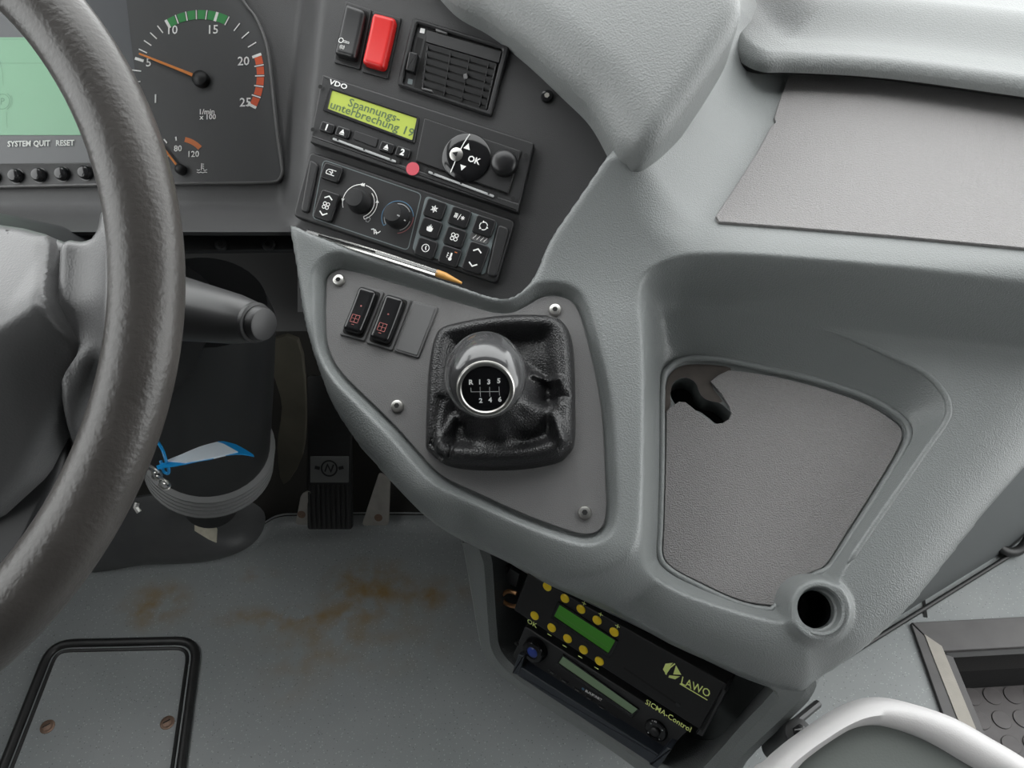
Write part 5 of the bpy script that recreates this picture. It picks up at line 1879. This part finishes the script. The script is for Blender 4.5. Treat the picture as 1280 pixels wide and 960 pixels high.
mk('pad', prism(roundpoly(pq([(384, 662), (440, 662), (438, 470), (384, 470)]), .006), -0.012, 0.0, 0.002), MT['rubber'], ped)
u0, v0 = PF.uv(388, 660); u1, v1 = PF.uv(436, 606)
for k in range(9):
    u = u0 + (u1 - u0) * k / 8
    mk('rib', prism(rr(u, (v0 + v1) / 2, .0042, v1 - v0, .0015), -0.001, 0.004, .001), MT['rubber'], ped)
mk('emblem_plate', prism(roundpoly(pq([(388, 603), (436, 603), (436, 570), (388, 570)]), .002), -0.001, 0.0025, .001), MT['bellow'], ped)
ec = PF.uv(412, 585)
em = mk('emblem', join(ringflat(*ec, .0125, .0155, .0032, n=28), stroke([(ec[0] - .026, ec[1] + .002), (ec[0] - .017, ec[1])], .006, .0032), stroke([(ec[0] + .017, ec[1]), (ec[0] + .026, ec[1] + .002)], .006, .0032),
                       stroke([(ec[0] - .008, ec[1] - .006), (ec[0] - .003, ec[1] + .007), (ec[0] + .003, ec[1] - .006), (ec[0] + .008, ec[1] + .007)], .003, .0032)), MT['rubber'], ped, smooth=0)
for k in range(7):
    y = 560 - 12 * k
    a, b, c = PF.uv(388, y - 8), PF.uv(412, y), PF.uv(436, y - 8)
    mk('chevron', join(stroke([a, b, c], .0035, 0.002)), MT['column'], ped, smooth=0)
# steel foot plate with two ears
QF = Fr(FLOOR.hit(430, 657, 0.03), nrm((0, -0.9, 0.42)), (1, 0, 0))


def ear(pts, hole):
    o = prism(roundpoly(QF.poly(pts), .008), -0.004, 0.0, .001)
    e = mk('foot_plate', o, MT['dullmetal'], ped, QF)
    mk('bolt_hole', flat(circ(*QF.uv(*hole), .0075, 18), 0.0004), MT['rust'], e, QF, smooth=0)


ear([(369, 656), (386, 656), (388, 612), (376, 618)], (377, 643))
ear([(452, 657), (486, 657), (488, 600), (474, 590)], (473, 647))

# ================================================================== CABIN GATE AND ITS LOCK
GT = Fr(at(1105, 930, 0.56), nrm((-0.12, -0.50, 0.86)), (1, 0, 0))
gt = thing('cabin_gate', 'rounded grey panel with a broad pale rim in front of the stairwell', 'gate panel', GT)
go = smooth(GT.poly([(945, 990), (968, 960), (990, 940), (1013, 923), (1047, 900), (1080, 883), (1113, 877), (1152, 883), (1200, 900), (1245, 925), (1290, 952), (1380, 1015), (1400, 1150), (930, 1150)]), 4)
gi = smooth(GT.poly([(965, 1010), (997, 960), (1023, 937), (1053, 917), (1068, 910), (1085, 907), (1107, 909), (1140, 919), (1172, 934), (1207, 955), (1260, 985), (1330, 1040), (1350, 1120), (960, 1120)], -0.008), 4)
n = len(go)
a_, b_ = ccw(go), ccw(gi)
mids = [((0, -0.035), 0), ((0.0, -0.008), 0), ((0.15, 0.0), 1), ((0.5, 0.003), 1), ((0.85, -0.001), 1), ((0.97, -0.006), 1), ((1.0, -0.012), 1)]
V, Fc = [], []
for (s, hh), _ in mids:
    V += [(a_[i][0] * (1 - s) + b_[i][0] * s, a_[i][1] * (1 - s) + b_[i][1] * s, hh) for i in range(n)]
for k in range(len(mids) - 1):
    for i in range(n):
        j = (i + 1) % n
        Fc.append((k * n + i, k * n + j, (k + 1) * n + j, (k + 1) * n + i))
mk('rim', (V, Fc), MT['rim'], gt, smooth=60)
mk('panel', prism(inset(b_, -0.002), -0.03, -0.010), MT['gate'], gt)
gpp = GT.hit(1190, 1060, -0.03)
mk('post', prism(rr(gpp[0], gpp[1], 0.05, 0.04, 0.008), 0.0, gpp[2] - 0.004), MT['gate'], gt, ID4)
lk0, lk1 = at(972, 932, 0.66), at(999, 916, 0.62)
lF = axis_frame(lk0, lk1)
lk = thing('lock_fitting', 'black cylindrical lock fitting with a bolt head below the console edge', 'lock', lF)
Lk = float(np.linalg.norm(lk1 - lk0))
mk('barrel', lathe([(0.0105, -0.01), (0.0105, Lk * .62), (0.0112, Lk * .64), (0.0112, Lk), (0.0095, Lk + .001)], 32), MT['black2'], lk)
mk('bolt_head', lathe([(0.006, Lk), (0.006, Lk + .004), (0.004, Lk + .005)], 6), MT['gloss'], lk)
mk('stay', tube([lk1 + np.array([0.0, 0.01, -0.005]), at(1022, 880, 0.66)], 0.0035, 8), MT['black2'], lk, ID4)
mk('foot', tube([lk0, at(985, 945, .68), at(965, 952, .68)], 0.005, 8), MT['black2'], lk, ID4)
flush_text()
